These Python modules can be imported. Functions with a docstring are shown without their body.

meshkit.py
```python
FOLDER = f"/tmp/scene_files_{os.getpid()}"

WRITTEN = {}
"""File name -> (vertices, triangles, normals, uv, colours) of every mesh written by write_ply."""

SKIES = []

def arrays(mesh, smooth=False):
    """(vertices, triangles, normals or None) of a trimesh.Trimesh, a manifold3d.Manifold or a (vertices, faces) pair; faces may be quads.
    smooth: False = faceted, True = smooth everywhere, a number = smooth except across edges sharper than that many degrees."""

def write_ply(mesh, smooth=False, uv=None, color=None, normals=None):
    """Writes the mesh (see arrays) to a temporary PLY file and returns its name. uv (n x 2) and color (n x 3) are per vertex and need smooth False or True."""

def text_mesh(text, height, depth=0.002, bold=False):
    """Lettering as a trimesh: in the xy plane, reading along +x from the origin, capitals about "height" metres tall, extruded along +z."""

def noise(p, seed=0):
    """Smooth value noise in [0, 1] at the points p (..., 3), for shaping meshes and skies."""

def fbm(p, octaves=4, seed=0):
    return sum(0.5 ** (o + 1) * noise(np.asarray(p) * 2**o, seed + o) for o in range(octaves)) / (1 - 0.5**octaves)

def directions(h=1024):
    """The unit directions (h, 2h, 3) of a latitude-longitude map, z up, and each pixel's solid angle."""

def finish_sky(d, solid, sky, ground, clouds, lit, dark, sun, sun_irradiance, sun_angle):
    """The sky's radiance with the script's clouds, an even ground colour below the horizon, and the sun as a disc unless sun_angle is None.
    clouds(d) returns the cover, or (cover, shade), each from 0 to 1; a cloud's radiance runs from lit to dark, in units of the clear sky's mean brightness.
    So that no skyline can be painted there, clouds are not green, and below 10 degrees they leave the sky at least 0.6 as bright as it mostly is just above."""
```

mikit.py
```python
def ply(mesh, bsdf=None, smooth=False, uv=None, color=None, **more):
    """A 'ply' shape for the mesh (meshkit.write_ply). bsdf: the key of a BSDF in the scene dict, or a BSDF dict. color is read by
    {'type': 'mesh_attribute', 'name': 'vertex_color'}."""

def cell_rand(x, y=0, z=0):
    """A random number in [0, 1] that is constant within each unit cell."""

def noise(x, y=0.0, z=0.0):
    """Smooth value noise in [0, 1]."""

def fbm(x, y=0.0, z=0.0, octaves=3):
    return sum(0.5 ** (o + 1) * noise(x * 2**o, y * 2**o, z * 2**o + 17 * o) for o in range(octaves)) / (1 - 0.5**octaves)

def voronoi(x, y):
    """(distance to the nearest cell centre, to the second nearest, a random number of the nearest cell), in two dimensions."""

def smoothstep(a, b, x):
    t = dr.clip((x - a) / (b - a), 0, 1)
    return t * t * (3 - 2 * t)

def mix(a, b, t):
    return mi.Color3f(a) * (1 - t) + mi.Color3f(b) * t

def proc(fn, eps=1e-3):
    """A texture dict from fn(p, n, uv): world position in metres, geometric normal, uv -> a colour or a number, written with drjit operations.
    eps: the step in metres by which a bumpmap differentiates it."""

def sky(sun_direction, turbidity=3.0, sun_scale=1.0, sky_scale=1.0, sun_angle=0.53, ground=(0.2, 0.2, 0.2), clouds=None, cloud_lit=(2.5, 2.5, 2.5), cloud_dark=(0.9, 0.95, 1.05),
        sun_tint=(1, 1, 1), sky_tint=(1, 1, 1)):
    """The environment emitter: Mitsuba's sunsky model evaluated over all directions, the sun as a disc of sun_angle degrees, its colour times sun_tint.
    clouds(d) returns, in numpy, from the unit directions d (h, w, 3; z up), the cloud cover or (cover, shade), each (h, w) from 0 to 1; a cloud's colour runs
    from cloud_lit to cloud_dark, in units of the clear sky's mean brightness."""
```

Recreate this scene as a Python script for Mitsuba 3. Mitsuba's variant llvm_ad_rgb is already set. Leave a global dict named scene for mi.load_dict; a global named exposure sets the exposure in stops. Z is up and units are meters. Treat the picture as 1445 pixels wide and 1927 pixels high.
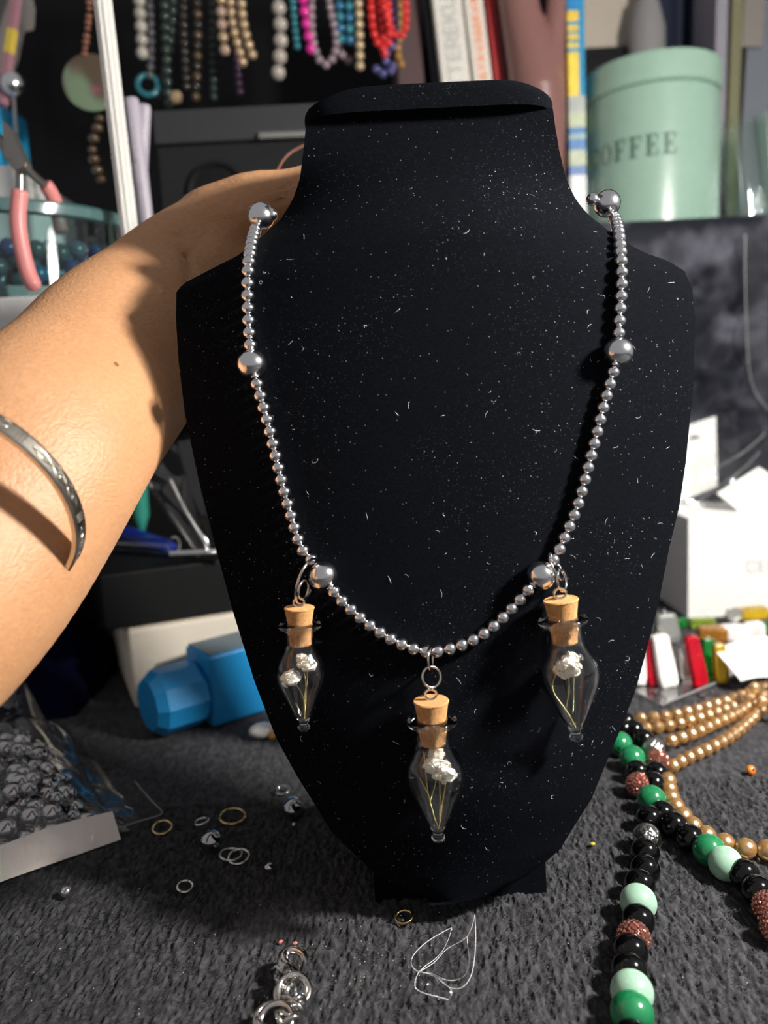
import math, random
import numpy as np, trimesh, mitsuba as mi, drjit as dr, manifold3d as m3
from shapely.geometry import Polygon, Point, box as sbox
from shapely.ops import unary_union
import meshkit, mikit
from mikit import proc, noise, fbm, voronoi, cell_rand, smoothstep, mix
T = mi.ScalarTransform4f
rng = np.random.default_rng(7)


def ply(mesh, m, **kw):
    return mikit.ply(mesh, 'mat_' + m, **kw)


random.seed(7)

# ------------------------------------------------------------------ camera, light, exposure
FPX, CZ, PITCH, ROLL = 1500., .18, math.radians(8.5), math.radians(2.9)
FW = np.array([0, math.cos(PITCH), -math.sin(PITCH)])
_u = np.cross([1., 0, 0], FW)
RT = math.cos(ROLL) * np.array([1., 0, 0]) - math.sin(ROLL) * _u
UP = math.cos(ROLL) * _u + math.sin(ROLL) * np.array([1., 0, 0])
EYE = np.array([0, 0, CZ])
exposure = 10.0
S = 2.0 ** -exposure
LAMP, LAMP_R = np.array([.355, .13, .36]), .028
scene, labels = {'type': 'scene'}, {}
scene['camera'] = {'type': 'thinlens', 'fov': math.degrees(2 * math.atan(722.5 / FPX)), 'fov_axis': 'x',
                   'to_world': T().look_at(origin=EYE.tolist(), target=(EYE + FW).tolist(), up=UP.tolist()),
                   'aperture_radius': .0017, 'focus_distance': .275, 'near_clip': .01, 'far_clip': 20.}
scene['room_light'] = {'type': 'constant', 'radiance': {'type': 'rgb', 'value': [.27 * S, .265 * S, .268 * S]}}
LAMP_POWER = [620 * S, 600 * S, 556 * S]


def ray(x, y):
    return FW + RT * (x - 722.5) / FPX - UP * (y - 963.5) / FPX


def at(x, y, Y):                 # the point seen at a picture position, at depth Y
    d = ray(x, y)
    return EYE + d * (Y / d[1])


def gr(x, y, z=0.):              # the point seen at a picture position, at height z
    d = ray(x, y)
    return EYE + d * ((z - CZ) / d[2])


def pxl(n, Y):                   # length of n picture units at depth Y
    return n * Y / FPX


# ------------------------------------------------------------------ materials
def rgb(c):
    return {'type': 'rgb', 'value': [float(v) for v in c]}


def mat(key, base, rough=.5, spec=.5, two=True, **kw):
    d = {'type': 'principled', 'base_color': base if isinstance(base, dict) else rgb(base), 'roughness': rough, 'specular': spec, **kw}
    scene['mat_' + key] = {'type': 'twosided', 'bsdf': d} if two else d
    return key


def bumpy(key, base, fn, scale, rough=.5, spec=.5, eps=2e-4, **kw):
    d = {'type': 'principled', 'base_color': base if isinstance(base, dict) else rgb(base), 'roughness': rough, 'specular': spec, **kw}
    scene['mat_' + key] = {'type': 'twosided', 'bsdf': {'type': 'bumpmap', 'nested': proc(fn, eps), 'scale': scale, 'bsdf': d}}
    return key


def velvet_fn(p, n, uv):
    f = fbm(p.x * 2500, p.y * 2500, p.z * 2500, 2)
    big = fbm(p.x * 40, p.y * 40, p.z * 40, 2)
    d1, _, w1 = voronoi(p.x * 420, p.z * 420 + p.y * 130)
    spec = smoothstep(.11, .04, d1) * dr.select(w1 > .86, 1., 0.) * big
    d2, _, w2 = voronoi(p.x * 1100 + 9, p.z * 1100 + p.y * 400)
    spec2 = smoothstep(.3, .1, d2) * dr.select(w2 > .82, 1., 0.) * smoothstep(.35, .7, big)
    k = .0017 + .0054 * f
    return mi.Color3f(k * .8, k * .95, k * 1.4) + mi.Color3f(.30, .30, .31) * spec + mi.Color3f(.024, .024, .027) * spec2


mat('velvet', proc(velvet_fn), .95, .05, sheen=.05)
mat('lint', (.75, .75, .78), .8, .2)
mat('string', (.07, .07, .07), .8, .2)


def fleece_fn(p, n, uv):
    f = fbm(p.x * 900, p.y * 420, 3., 3)
    k = .034 + .038 * smoothstep(.25, .8, f)
    return mi.Color3f(k * .98, k * .97, k * 1.06)


mat('fleece', proc(fleece_fn), .95, .15, sheen=.25)
mat('fleece_fibre', (.072, .071, .078), .8, .3, sheen=.3)


def skin_fn(p, n, uv):
    a = fbm(p.x * 60, p.y * 60, p.z * 60, 3)
    b = fbm(p.x * 900, p.y * 900, p.z * 900, 2)
    c = mix((.49, .24, .115), (.56, .295, .15), a) * (.9 + .2 * b)
    q = mi.Point3f(float(MOLE[0]), float(MOLE[1]), float(MOLE[2]))
    return mix(c, (.25, .11, .05), smoothstep(.0013, .0006, dr.norm(p - q)))


MOLE = at(215, 682, .258)
bumpy('skin', proc(skin_fn), lambda p, n, uv: fbm(p.x * 1500, p.y * 1500, p.z * 1500, 2), .00025, .48, .45)
mat('silver_bead', (.86, .86, .88), .2, .5, metallic=1.)
mat('bag_silver', (.56, .55, .55), .09, .5, metallic=1.)
mat('hematite', (.50, .51, .54), .06, .5, metallic=1.)
mat('steel', (.72, .70, .67), .14, .5, metallic=1.)
mat('gold_wire', (.80, .60, .28), .18, .5, metallic=1.)
scene['mat_glass'] = {'type': 'dielectric', 'int_ior': 1.5}
scene['mat_film'] = {'type': 'thindielectric', 'int_ior': 1.5}


def cork_fn(p, n, uv):
    a = fbm(p.x * 1500, p.y * 1500, p.z * 900, 3)
    d, _, w = voronoi(p.x * 900 + p.y * 500, p.z * 1300)
    c = mix((.50, .23, .085), (.72, .40, .17), a)
    return mix(c, (.22, .09, .03), smoothstep(.22, .1, d) * dr.select(w > .6, 1., 0.))


mat('cork', proc(cork_fn), .85, .2)
mat('petal', (.95, .88, .72), .8, .2)
mat('stem', (.62, .52, .18), .7, .3)


def bangle_fn(p, n, uv):
    return mix((.52, .47, .40), (.70, .65, .57), fbm(p.x * 500, p.y * 500, p.z * 500, 3))


mat('bangle', proc(bangle_fn), .27, .5, metallic=1.)

# ------------------------------------------------------------------ shape helpers
USED = {}


def numbered(name):
    USED[name] = USED.get(name, 0) + 1
    return name if USED[name] == 1 else '%s_%03d' % (name, USED[name] - 1)


def tag(key, label=None, cat=None, group=None, kind=None):
    d = {k: v for k, v in (('label', label), ('category', cat), ('group', group), ('kind', kind)) if v}
    if d:
        labels[key] = d
    return key


def put(key, mesh, m, smooth=30, to=None, **kw):
    scene[key] = ply(mesh, m, smooth=smooth, **kw)
    if to is not None:
        scene[key]['to_world'] = to
    return key


def thing(name, label, cat, mesh=None, m=None, smooth=30, group=None, kind=None, to=None, **kw):
    k = numbered(name)
    tag(k, label, cat, group, kind)
    if mesh is not None:
        put(k, mesh, m, smooth, to, **kw)
    return k


def part(parent, name, mesh, m, smooth=30, to=None, label=None, kind=None, **kw):
    k = numbered(parent + '__' + name)
    put(k, mesh, m, smooth, to, **kw)
    tag(k, label, kind=kind)
    return k


def copy(parent, name, shape, to, label=None):
    k = numbered(parent + '__' + name)
    scene[k] = {**shape, 'to_world': to}
    tag(k, label)
    return k


def mat4(R, p):
    M = np.eye(4)
    M[:3, :3] = R
    M[:3, 3] = p
    return T(M)


def frame(z, x=(1, 0, 0)):       # rotation whose third column is z
    z = np.asarray(z, float) / np.linalg.norm(z)
    x = np.asarray(x, float)
    if abs(x @ z) > .95 * np.linalg.norm(x):
        x = np.array([0, 1., 0]) if abs(z[1]) < .9 else np.array([0, 0, 1.])
    x = x - (x @ z) * z
    x /= np.linalg.norm(x)
    return np.stack([x, np.cross(z, x), z], 1)


def tr(mesh, R=None, p=(0, 0, 0)):
    m = mesh.copy()
    M = np.eye(4)
    if R is not None:
        M[:3, :3] = R
    M[:3, 3] = p
    m.apply_transform(M)
    return m


def ico(r=1., sub=3, s=(1, 1, 1)):
    m = trimesh.creation.icosphere(subdivisions=sub, radius=r)
    m.vertices *= np.asarray(s)
    return m


def grid_faces(nr, nc, wrap=False):
    c = nc if wrap else nc - 1
    i, j = np.meshgrid(np.arange(nr - 1), np.arange(c), indexing='ij')
    a, b = i * nc + j, i * nc + (j + 1) % nc
    return np.stack([a, b, b + nc, a + nc], -1).reshape(-1, 4)


def tri(v, q):
    q = np.asarray(q)
    return trimesh.Trimesh(np.asarray(v, float), np.vstack([q[:, [0, 1, 2]], q[:, [0, 2, 3]]]) if q.shape[1] == 4 else q, process=False)


def spline(pts, n, closed=False):
    from scipy.interpolate import CubicSpline
    p = np.asarray(pts, float)
    if closed:
        p = np.vstack([p, p[:1]])
    t = np.r_[0, np.cumsum(np.linalg.norm(np.diff(p, axis=0), axis=1) ** .5)]
    c = CubicSpline(t, p, bc_type='periodic' if closed else 'natural')
    d = c(np.linspace(0, t[-1], 12 * n))
    s = np.r_[0, np.cumsum(np.linalg.norm(np.diff(d, axis=0), axis=1))]
    u = np.linspace(0, s[-1], n + 1 if closed else n)
    o = np.stack([np.interp(u, s, d[:, k]) for k in range(p.shape[1])], 1)
    return o[:-1] if closed else o


def tube(path, r, n=10, closed=False, flat=1., side=None):
    p = np.asarray(path, float)
    r = np.broadcast_to(r, len(p))
    t = (np.roll(p, -1, 0) - np.roll(p, 1, 0)) if closed else np.gradient(p, axis=0)
    t /= np.linalg.norm(t, axis=1, keepdims=True) + 1e-12
    a = frame(t[0], side if side is not None else (1, 0, 0))[:, 0]
    A = []
    for k in t:
        a = (np.asarray(side, float) if side is not None else a)
        a = a - (a @ k) * k
        a = a / (np.linalg.norm(a) + 1e-12)
        A.append(a)
    A = np.array(A)
    B = np.cross(t, A)
    an = np.arange(n) * 2 * math.pi / n
    v = (p[:, None] + r[:, None, None] * (np.cos(an)[None, :, None] * A[:, None] + flat * np.sin(an)[None, :, None] * B[:, None])).reshape(-1, 3)
    if closed:
        q = grid_faces(len(p) + 1, n, True) % (len(p) * n)
        return tri(v, q)
    q = grid_faces(len(p), n, True)
    m = tri(v, q)
    k = len(v)
    f = [[k, (j + 1) % n, j] for j in range(n)] + [[k + 1, k - n + j, k - n + (j + 1) % n] for j in range(n)]
    return trimesh.Trimesh(np.vstack([v, p[:1], p[-1:]]), np.vstack([m.faces, f]), process=False)


def lathe(profile, n=40, closed=False):
    """profile of (r, z); a closed profile makes a ring-like solid, an open one ends on the axis."""
    P = np.asarray(profile, float)
    an = np.arange(n) * 2 * math.pi / n
    v = np.stack([P[:, None, 0] * np.cos(an), P[:, None, 0] * np.sin(an), np.broadcast_to(P[:, None, 1], (len(P), n))], -1).reshape(-1, 3)
    q = grid_faces(len(P), n, True)
    if closed:
        q = np.vstack([q, np.stack([(len(P) - 1) * n + np.arange(n), (len(P) - 1) * n + (np.arange(n) + 1) % n, (np.arange(n) + 1) % n, np.arange(n)], 1)])
    m = tri(v, q)
    m.merge_vertices()
    m.update_faces(m.nondegenerate_faces())
    if m.volume < 0:
        m.invert()
    return m


def rbox(x, y, z, r=.002, n=3):
    """a box with rounded edges, its centre on the origin"""
    c = [m3.Manifold.sphere(r, 4 * n).translate([sx * (x / 2 - r), sy * (y / 2 - r), sz * (z / 2 - r)]) for sx in (-1, 1) for sy in (-1, 1) for sz in (-1, 1)]
    return man(m3.Manifold.batch_hull(c))


def man(m):
    k = m.to_mesh()
    return trimesh.Trimesh(np.array(k.vert_properties[:, :3]), np.array(k.tri_verts), process=False)


def to_man(m):
    return m3.Manifold(m3.Mesh(vert_properties=np.asarray(m.vertices, np.float32), tri_verts=np.asarray(m.faces, np.uint32)))


def torus(R, r, n=28, k=10, sx=1., sy=1.):
    a = np.arange(n) * 2 * math.pi / n
    return tube(np.stack([R * sx * np.cos(a), R * sy * np.sin(a), 0 * a], 1), r, k, closed=True)


def cat(*ms):
    return trimesh.util.concatenate([m for m in ms])


def extrude(poly, h):
    return trimesh.creation.extrude_polygon(poly, h, engine='earcut')


def yaw(a):
    c, s = math.cos(a), math.sin(a)
    return np.array([[c, -s, 0], [s, c, 0], [0, 0, 1.]])


def sheet(v2, th):               # a grid of points (rows, cols, 3) as a thin solid
    nr, nc, _ = v2.shape
    m = tri(v2.reshape(-1, 3), grid_faces(nr, nc))
    n = trimesh.Trimesh(m.vertices, m.faces, process=False).vertex_normals
    a, b = v2.reshape(-1, 3) + n * th / 2, v2.reshape(-1, 3) - n * th / 2
    q = grid_faces(nr, nc)
    k = nr * nc
    idx = np.arange(k).reshape(nr, nc)
    loop = np.r_[idx[0, :], idx[1:, -1], idx[-1, -2::-1], idx[-2:0:-1, 0]]
    l2 = np.roll(loop, -1)
    side = np.stack([loop, loop + k, l2 + k, l2], 1)
    return tri(np.vstack([a, b]), np.vstack([q, q[:, ::-1] + k, side]))


# ------------------------------------------------------------------ the setting
mat('dark_wall', (.012, .012, .014), .9, .1)
put('wall_back', tr(trimesh.creation.box((3, .02, 1.6)), None, (0, 1.12, .6)), 'dark_wall', False)
tag('wall_back', kind='structure', label='dark wall behind the shelf of beads and books')


def table_cloth():
    parts = []
    for (x0, x1, y0, y1, st) in ((-.25, .26, .17, .34, .00046), (-.42, .50, .337, .62, .0015), (-.9, .9, .62, 1.1, .02), (-.9, .9, -.35, .17, .02), (-.9, -.25, .16, .34, .02), (.26, .9, .16, .34, .02), (-.9, -.41, .33, .64, .02), (.49, .9, .33, .64, .02)):
        X, Y = np.meshgrid(np.arange(x0, x1 + st / 2, st), np.arange(y0, y1 + st / 2, st))
        P = np.stack([X, Y, 0 * X], -1)
        w = meshkit.fbm(np.stack([X * 60, Y * 60, 0 * X], -1), 2, seed=3) - .5
        Xw, Yw = X + .004 * w, Y + .002 * w + .35 * (X * .3)
        h = meshkit.fbm(np.stack([Xw / .0011, Yw / .0030, 0 * X], -1), 3, seed=5)
        clump = meshkit.fbm(np.stack([X / .006, Y / .009, 0 * X], -1), 2, seed=8)
        amp = .0014 if st < .01 else 0
        P[..., 2] = amp * (np.clip((h - .28) / .5, 0, 1) ** .8 - 1) + amp * .35 * (clump - .6)
        P[..., 2] -= .0016 if st > .01 else 0
        parts.append(tri(P.reshape(-1, 3), grid_faces(*X.shape)))
    return cat(*parts)


k = thing('fleece_tablecloth', 'dark grey fleece cloth that covers the table under everything', 'cloth', table_cloth(), 'fleece', True, kind='structure')
del labels[k]['category']


def pile(n, x0, x1, y0, y1, L):
    x, y = rng.uniform(x0, x1, n), rng.uniform(y0, y1, n)
    a = rng.normal(-1.35, .55, n)
    l = L * rng.uniform(.5, 1.2, n)
    d = np.stack([np.cos(a) * .75, np.sin(a) * .75, rng.uniform(.25, .8, n)], 1)
    p = np.stack([x, y, -.0012 + 0 * x], 1)
    s = np.stack([-np.sin(a), np.cos(a), 0 * a], 1) * 1.1e-4
    tip = p + d * l[:, None]
    v = np.stack([p - s, p + s, tip], 1).reshape(-1, 3)
    return trimesh.Trimesh(v, np.arange(3 * n).reshape(-1, 3), process=False)


part('fleece_tablecloth', 'pile', cat(pile(190000, -.2, .22, .18, .34, .0029), pile(40000, -.2, .3, .34, .6, .003)), 'fleece_fibre', False, kind='stuff')

# desk lamp that lights the scene, to the right of the camera, outside the picture
mat('lamp_black', (.03, .03, .03), .5, .5)
lamp = thing('desk_lamp', 'black gooseneck desk lamp shining from the right beside the camera', 'lamp')
aim = np.array([-.02, .30, .1]) - LAMP
aim /= np.linalg.norm(aim)
scene[lamp + '__bulb'] = {'type': 'sphere', 'center': LAMP.tolist(), 'radius': LAMP_R, 'emitter': {'type': 'area', 'radiance': rgb(LAMP_POWER)}}
pr = [(.001, -.05), (.03, -.046), (.044, -.03), (.05, -.005), (.051, -.004), (.046, -.03), (.032, -.049), (.001, -.054)]
part(lamp, 'shade', tr(lathe(pr, 40), frame(aim), LAMP), 'lamp_black')
b0 = LAMP - aim * .052
part(lamp, 'gooseneck', tube(spline([b0, b0 - aim * .06 + [.02, 0, .02], [.50, .02, .30], [.52, .0, .12], [.52, 0, .012]], 60), .005, 12), 'lamp_black')
part(lamp, 'base', tr(lathe([(0, 0), (.055, 0), (.058, .004), (.056, .012), (.01, .017), (0, .017)], 48), None, (.52, 0, 0)), 'lamp_black')

# ------------------------------------------------------------------ the necklace bust
LEAN = math.radians(6)
PO, PE, PN = np.array([0, .254, 0]), np.array([0, math.sin(LEAN), math.cos(LEAN)]), np.array([0, -math.cos(LEAN), math.sin(LEAN)])


def to_plane(x, y, off=0.):
    d = ray(x, y)
    t = ((PO + PN * off - EYE) @ PN) / (d @ PN)
    q = EYE + d * t - PO
    return np.array([q[0], q @ PE])


LPX = [(806, 1683), (770, 1670), (732, 1655), (702, 1637), (676, 1612), (624, 1562), (594, 1512), (560, 1458), (520, 1385), (480, 1280), (440, 1150), (405, 1020), (375, 900), (350, 780), (338, 680), (333, 600), (334, 552), (346, 536), (400, 508), (450, 482), (490, 442), (525, 402), (548, 365), (563, 330), (572, 280), (576, 245), (577, 230)]
RPX = [(806, 1683), (840, 1684), (886, 1681), (933, 1672), (989, 1645), (1023, 1620), (1053, 1593), (1079, 1550), (1111, 1500), (1135, 1440), (1165, 1370), (1192, 1300), (1213, 1225), (1236, 1135), (1257, 1027), (1275, 953), (1287, 870), (1294, 800), (1302, 720), (1304, 600), (1299, 545), (1285, 512), (1250, 491), (1215, 480), (1180, 462), (1140, 430), (1110, 395), (1088, 360), (1068, 320), (1053, 280), (1043, 240), (1038, 209)]
LP, RP = np.array([to_plane(*p) for p in LPX]), np.array([to_plane(*p) for p in RPX])
W0, W1 = LP[0, 1], .5 * (LP[-1, 1] + RP[-1, 1])
RP[1, 1] = max(RP[1, 1], RP[0, 1] + 1e-5)
for A in (LP, RP):
    for i in range(1, len(A)):
        A[i, 1] = max(A[i, 1], A[i - 1, 1] + 1e-5)
WN0, WN1 = to_plane(820, 480)[1], to_plane(820, 330)[1]


def ss(a, b, x):
    t = np.clip((x - a) / (b - a), 0, 1)
    return t * t * (3 - 2 * t)


def relief(u, w):
    """how far the velvet front stands before the plane, at (u, w)"""
    ul, ur = np.interp(w, LP[:, 1], LP[:, 0]), np.interp(w, RP[:, 1], RP[:, 0])
    s = np.clip((u - (ul + ur) / 2) / np.maximum((ur - ul) / 2, 1e-4), -1.3, 1.3)
    neck = ss(WN0, WN1, w)
    e = (1 - np.abs(s) ** 2.2)
    low = ss(W0, W0 + .05, w)
    chest = .017 * e * (.35 + .65 * low) + .0015
    flat = ss(W1 - .045, W1, w)
    nk = (-.012 + .020 * e) * (1 - flat) + .0018 * flat
    return chest * (1 - neck) + nk * neck


def bust_point(x, y, off=0.):
    """where the ray at a picture position meets the velvet front, raised by off"""
    h = off
    for _ in range(12):
        u, w = to_plane(x, y, h)
        h = float(relief(u, w)) + off
    return PO + np.array([1., 0, 0]) * u + PE * w + PN * h


def bust_body():
    nw, ns = 220, 71
    ww = W0 + (W1 - W0) * (np.linspace(0, 1, nw) ** 1.35)
    s = np.sin(np.linspace(-1, 1, ns) * math.pi / 2)
    ul, ur = np.interp(ww, LP[:, 1], LP[:, 0]), np.interp(ww, RP[:, 1], RP[:, 0])
    U = (ul + ur)[:, None] / 2 + (ur - ul)[:, None] / 2 * s
    Wg = np.broadcast_to(ww[:, None], U.shape)
    H = relief(U, Wg)
    neck = ss(WN0, WN1, Wg)
    back = H * (1 - neck) - (.005 * (1 - neck)) - neck * (.012 + .024 * np.sqrt(np.clip(1 - s[None] ** 2, 0, 1)))
    edge = np.sqrt(np.clip(1 - np.abs(s[None]) ** 14, 0, 1))
    back = H + (back - H) * np.maximum(edge, .25)
    def P(h):
        return PO + U[..., None] * np.array([1., 0, 0]) + Wg[..., None] * PE + h[..., None] * PN
    a, b = P(H).reshape(-1, 3), P(back).reshape(-1, 3)
    q = grid_faces(nw, ns)
    k = nw * ns
    idx = np.arange(k).reshape(nw, ns)
    loop = np.r_[idx[0, :], idx[1:, -1], idx[-1, -2::-1], idx[-2:0:-1, 0]]
    l2 = np.roll(loop, -1)
    return tri(np.vstack([a, b]), np.vstack([q, q[:, ::-1] + k, np.stack([loop, loop + k, l2 + k, l2], 1)]))


bust = thing('necklace_bust', 'black velvet necklace display bust with flat neck top, standing on the cloth', 'display bust')
part(bust, 'body', bust_body(), 'velvet', 40)


def bust_cap():
    Lc = np.array([to_plane(*p, .0) for p in [(577, 232), (573, 221), (574, 212), (584, 203), (606, 193), (640, 183), (690, 177)]])
    Rc = np.array([to_plane(*p, .0) for p in [(1037, 209), (1041, 199), (1041, 190), (1030, 180), (1010, 171), (985, 166), (945, 164)]])
    n = 24
    L, R = spline(Lc, n), spline(Rc, n)
    rows = []
    f = np.linspace(0, 1, n)
    an = np.linspace(0, 2 * math.pi, 72, endpoint=False)
    for i in range(n):
        c, hw = (L[i] + R[i]) / 2, (R[i] - L[i]) / 2 * 1.012
        hf = .0052 + .0022 * math.sqrt(max(0, 1 - (2 * f[i] - .9) ** 2 / 1.3)) - .02 * max(0, f[i] - .6) ** 2 / .16
        hb = -.038 + .006 * f[i]
        cx, sy = np.cos(an), np.sin(an)
        ex = np.sign(cx) * np.abs(cx) ** .32
        ey = np.sign(sy) * np.abs(sy) ** .4
        h = np.where(ey > 0, (hf + .014) * ey - .014, (-hb - .014) * ey - .014)
        q = c[None] + hw[None] * ex[:, None]
        rows.append(PO + q[:, :1] * np.array([1., 0, 0]) + q[:, 1:] * PE + h[:, None] * PN)
    v = np.array(rows)
    v = np.concatenate([v[:1].mean(1, keepdims=True).repeat(72, 1), v, v[-1:].mean(1, keepdims=True).repeat(72, 1)])
    m = tri(v.reshape(-1, 3), grid_faces(n + 2, 72, True))
    m.merge_vertices()
    if m.volume < 0:
        m.invert()
    return m


part(bust, 'neck_top', bust_cap(), 'velvet', 50)
bl, br = gr(706, 1702, -.002), gr(1030, 1690, -.002)
bx, bw = (bl[0] + br[0]) / 2, br[0] - bl[0]
Ybase = .263
prof = Polygon([(Ybase, -.002), (Ybase + .075, -.002), (Ybase + .075, .008), (Ybase + .016, .062), (Ybase + .0065, .062)]).buffer(-.0012).buffer(.0012)
fb = extrude(prof, bw)
fb.vertices = np.stack([fb.vertices[:, 2] + bl[0], fb.vertices[:, 0], fb.vertices[:, 1]], 1)
if fb.volume < 0:
    fb.invert()
part(bust, 'foot', fb, 'velvet', 30)
strut = trimesh.creation.box((.05, .006, .27))
sa, sb = np.array([bx + .012, .375, 0]), np.array([bx + .012, .298, .245])
dz = (sb - sa) / np.linalg.norm(sb - sa)
strut = trimesh.creation.box((.05, .005, np.linalg.norm(sb - sa)))
part(bust, 'back_strut', tr(strut, frame(dz), (sa + sb) / 2), 'velvet', False)


def lint():
    out = []
    for _ in range(150):
        x, y = rng.uniform(420, 1290), rng.uniform(330, 1600)
        if rng.random() < .35:
            x = rng.uniform(1050, 1290)
        u, w = to_plane(x, y)
        if not (np.interp(w, LP[:, 1], LP[:, 0]) + .004 < u < np.interp(w, RP[:, 1], RP[:, 0]) - .004):
            continue
        L = rng.uniform(.0008, .0032)
        a = rng.uniform(0, 6.28)
        bend = rng.normal(0, 2.2)
        t = np.linspace(0, 1, 6)
        q = np.stack([u + L * np.cumsum(np.cos(a + bend * t)) / 6, w + L * np.cumsum(np.sin(a + bend * t)) / 6], 1)
        h = relief(q[:, 0], q[:, 1]) + .0001 + .0004 * rng.random() * np.sin(t * 3.1)
        out.append(tube(PO + q[:, :1] * np.array([1., 0, 0]) + q[:, 1:] * PE + h[:, None] * PN, rng.uniform(3e-5, 6e-5), 4))
    return cat(*out)


part(bust, 'lint', lint(), 'lint', False, kind='stuff', label='tiny white lint fibres on the velvet')

# ------------------------------------------------------------------ the silver necklace
NPX = [(1105, 372), (1138, 386), (1157, 412), (1166, 460), (1169, 530), (1165, 600), (1160, 665), (1149, 715), (1136, 760), (1121, 820), (1103, 890), (1083, 960), (1062, 1010), (1042, 1052), (1015, 1083), (991, 1113), (945, 1163), (900, 1199), (846, 1221), (800, 1226), (745, 1208), (700, 1180), (660, 1147), (628, 1113), (609, 1083), (590, 1058), (571, 1038), (556, 1000), (536, 930), (520, 865), (505, 800), (487, 735), (475, 685), (470, 640), (467, 590), (466, 540), (469, 490), (478, 440), (492, 411), (512, 404)]
RS, RL = .00218, .0047
BIGPX = [(1138, 386), (1161, 665), (1017, 1082), (609, 1083), (476, 686), (493, 411)]


def neck_path():
    q = spline(np.array(NPX, float), 700)
    return np.array([bust_point(x, y, RS * 1.05) for x, y in q])


NP_ = neck_path()
NS = np.r_[0, np.cumsum(np.linalg.norm(np.diff(NP_, axis=0), axis=1))]


def npos(s):
    return np.array([np.interp(s, NS, NP_[:, k]) for k in range(3)])


def proj(p):
    q = np.asarray(p) - EYE
    z = q @ FW
    return np.array([722.5 + FPX * (q @ RT) / z, 963.5 - FPX * (q @ UP) / z])


NPP = np.array([proj(p) for p in NP_])
BIG_S = [NS[np.argmin(np.linalg.norm(NPP - b, axis=1))] for b in BIGPX]
neckl = thing('bead_necklace', 'silver bead necklace draped on the black velvet bust, six bigger beads along it', 'necklace')


def bead_mesh(r, flat=.9, hole=.22, n=32):
    a = np.linspace(math.asin(hole), math.pi - math.asin(hole), 22)
    pr = [(r * math.sin(t), r * flat * math.cos(t)) for t in a]
    h = pr[0][0]
    pr = [(h, 0)] + [(h, pr[0][1] * .6)] + pr + [(h, pr[-1][1] * .6)]
    return lathe(pr, n, closed=True)


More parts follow.
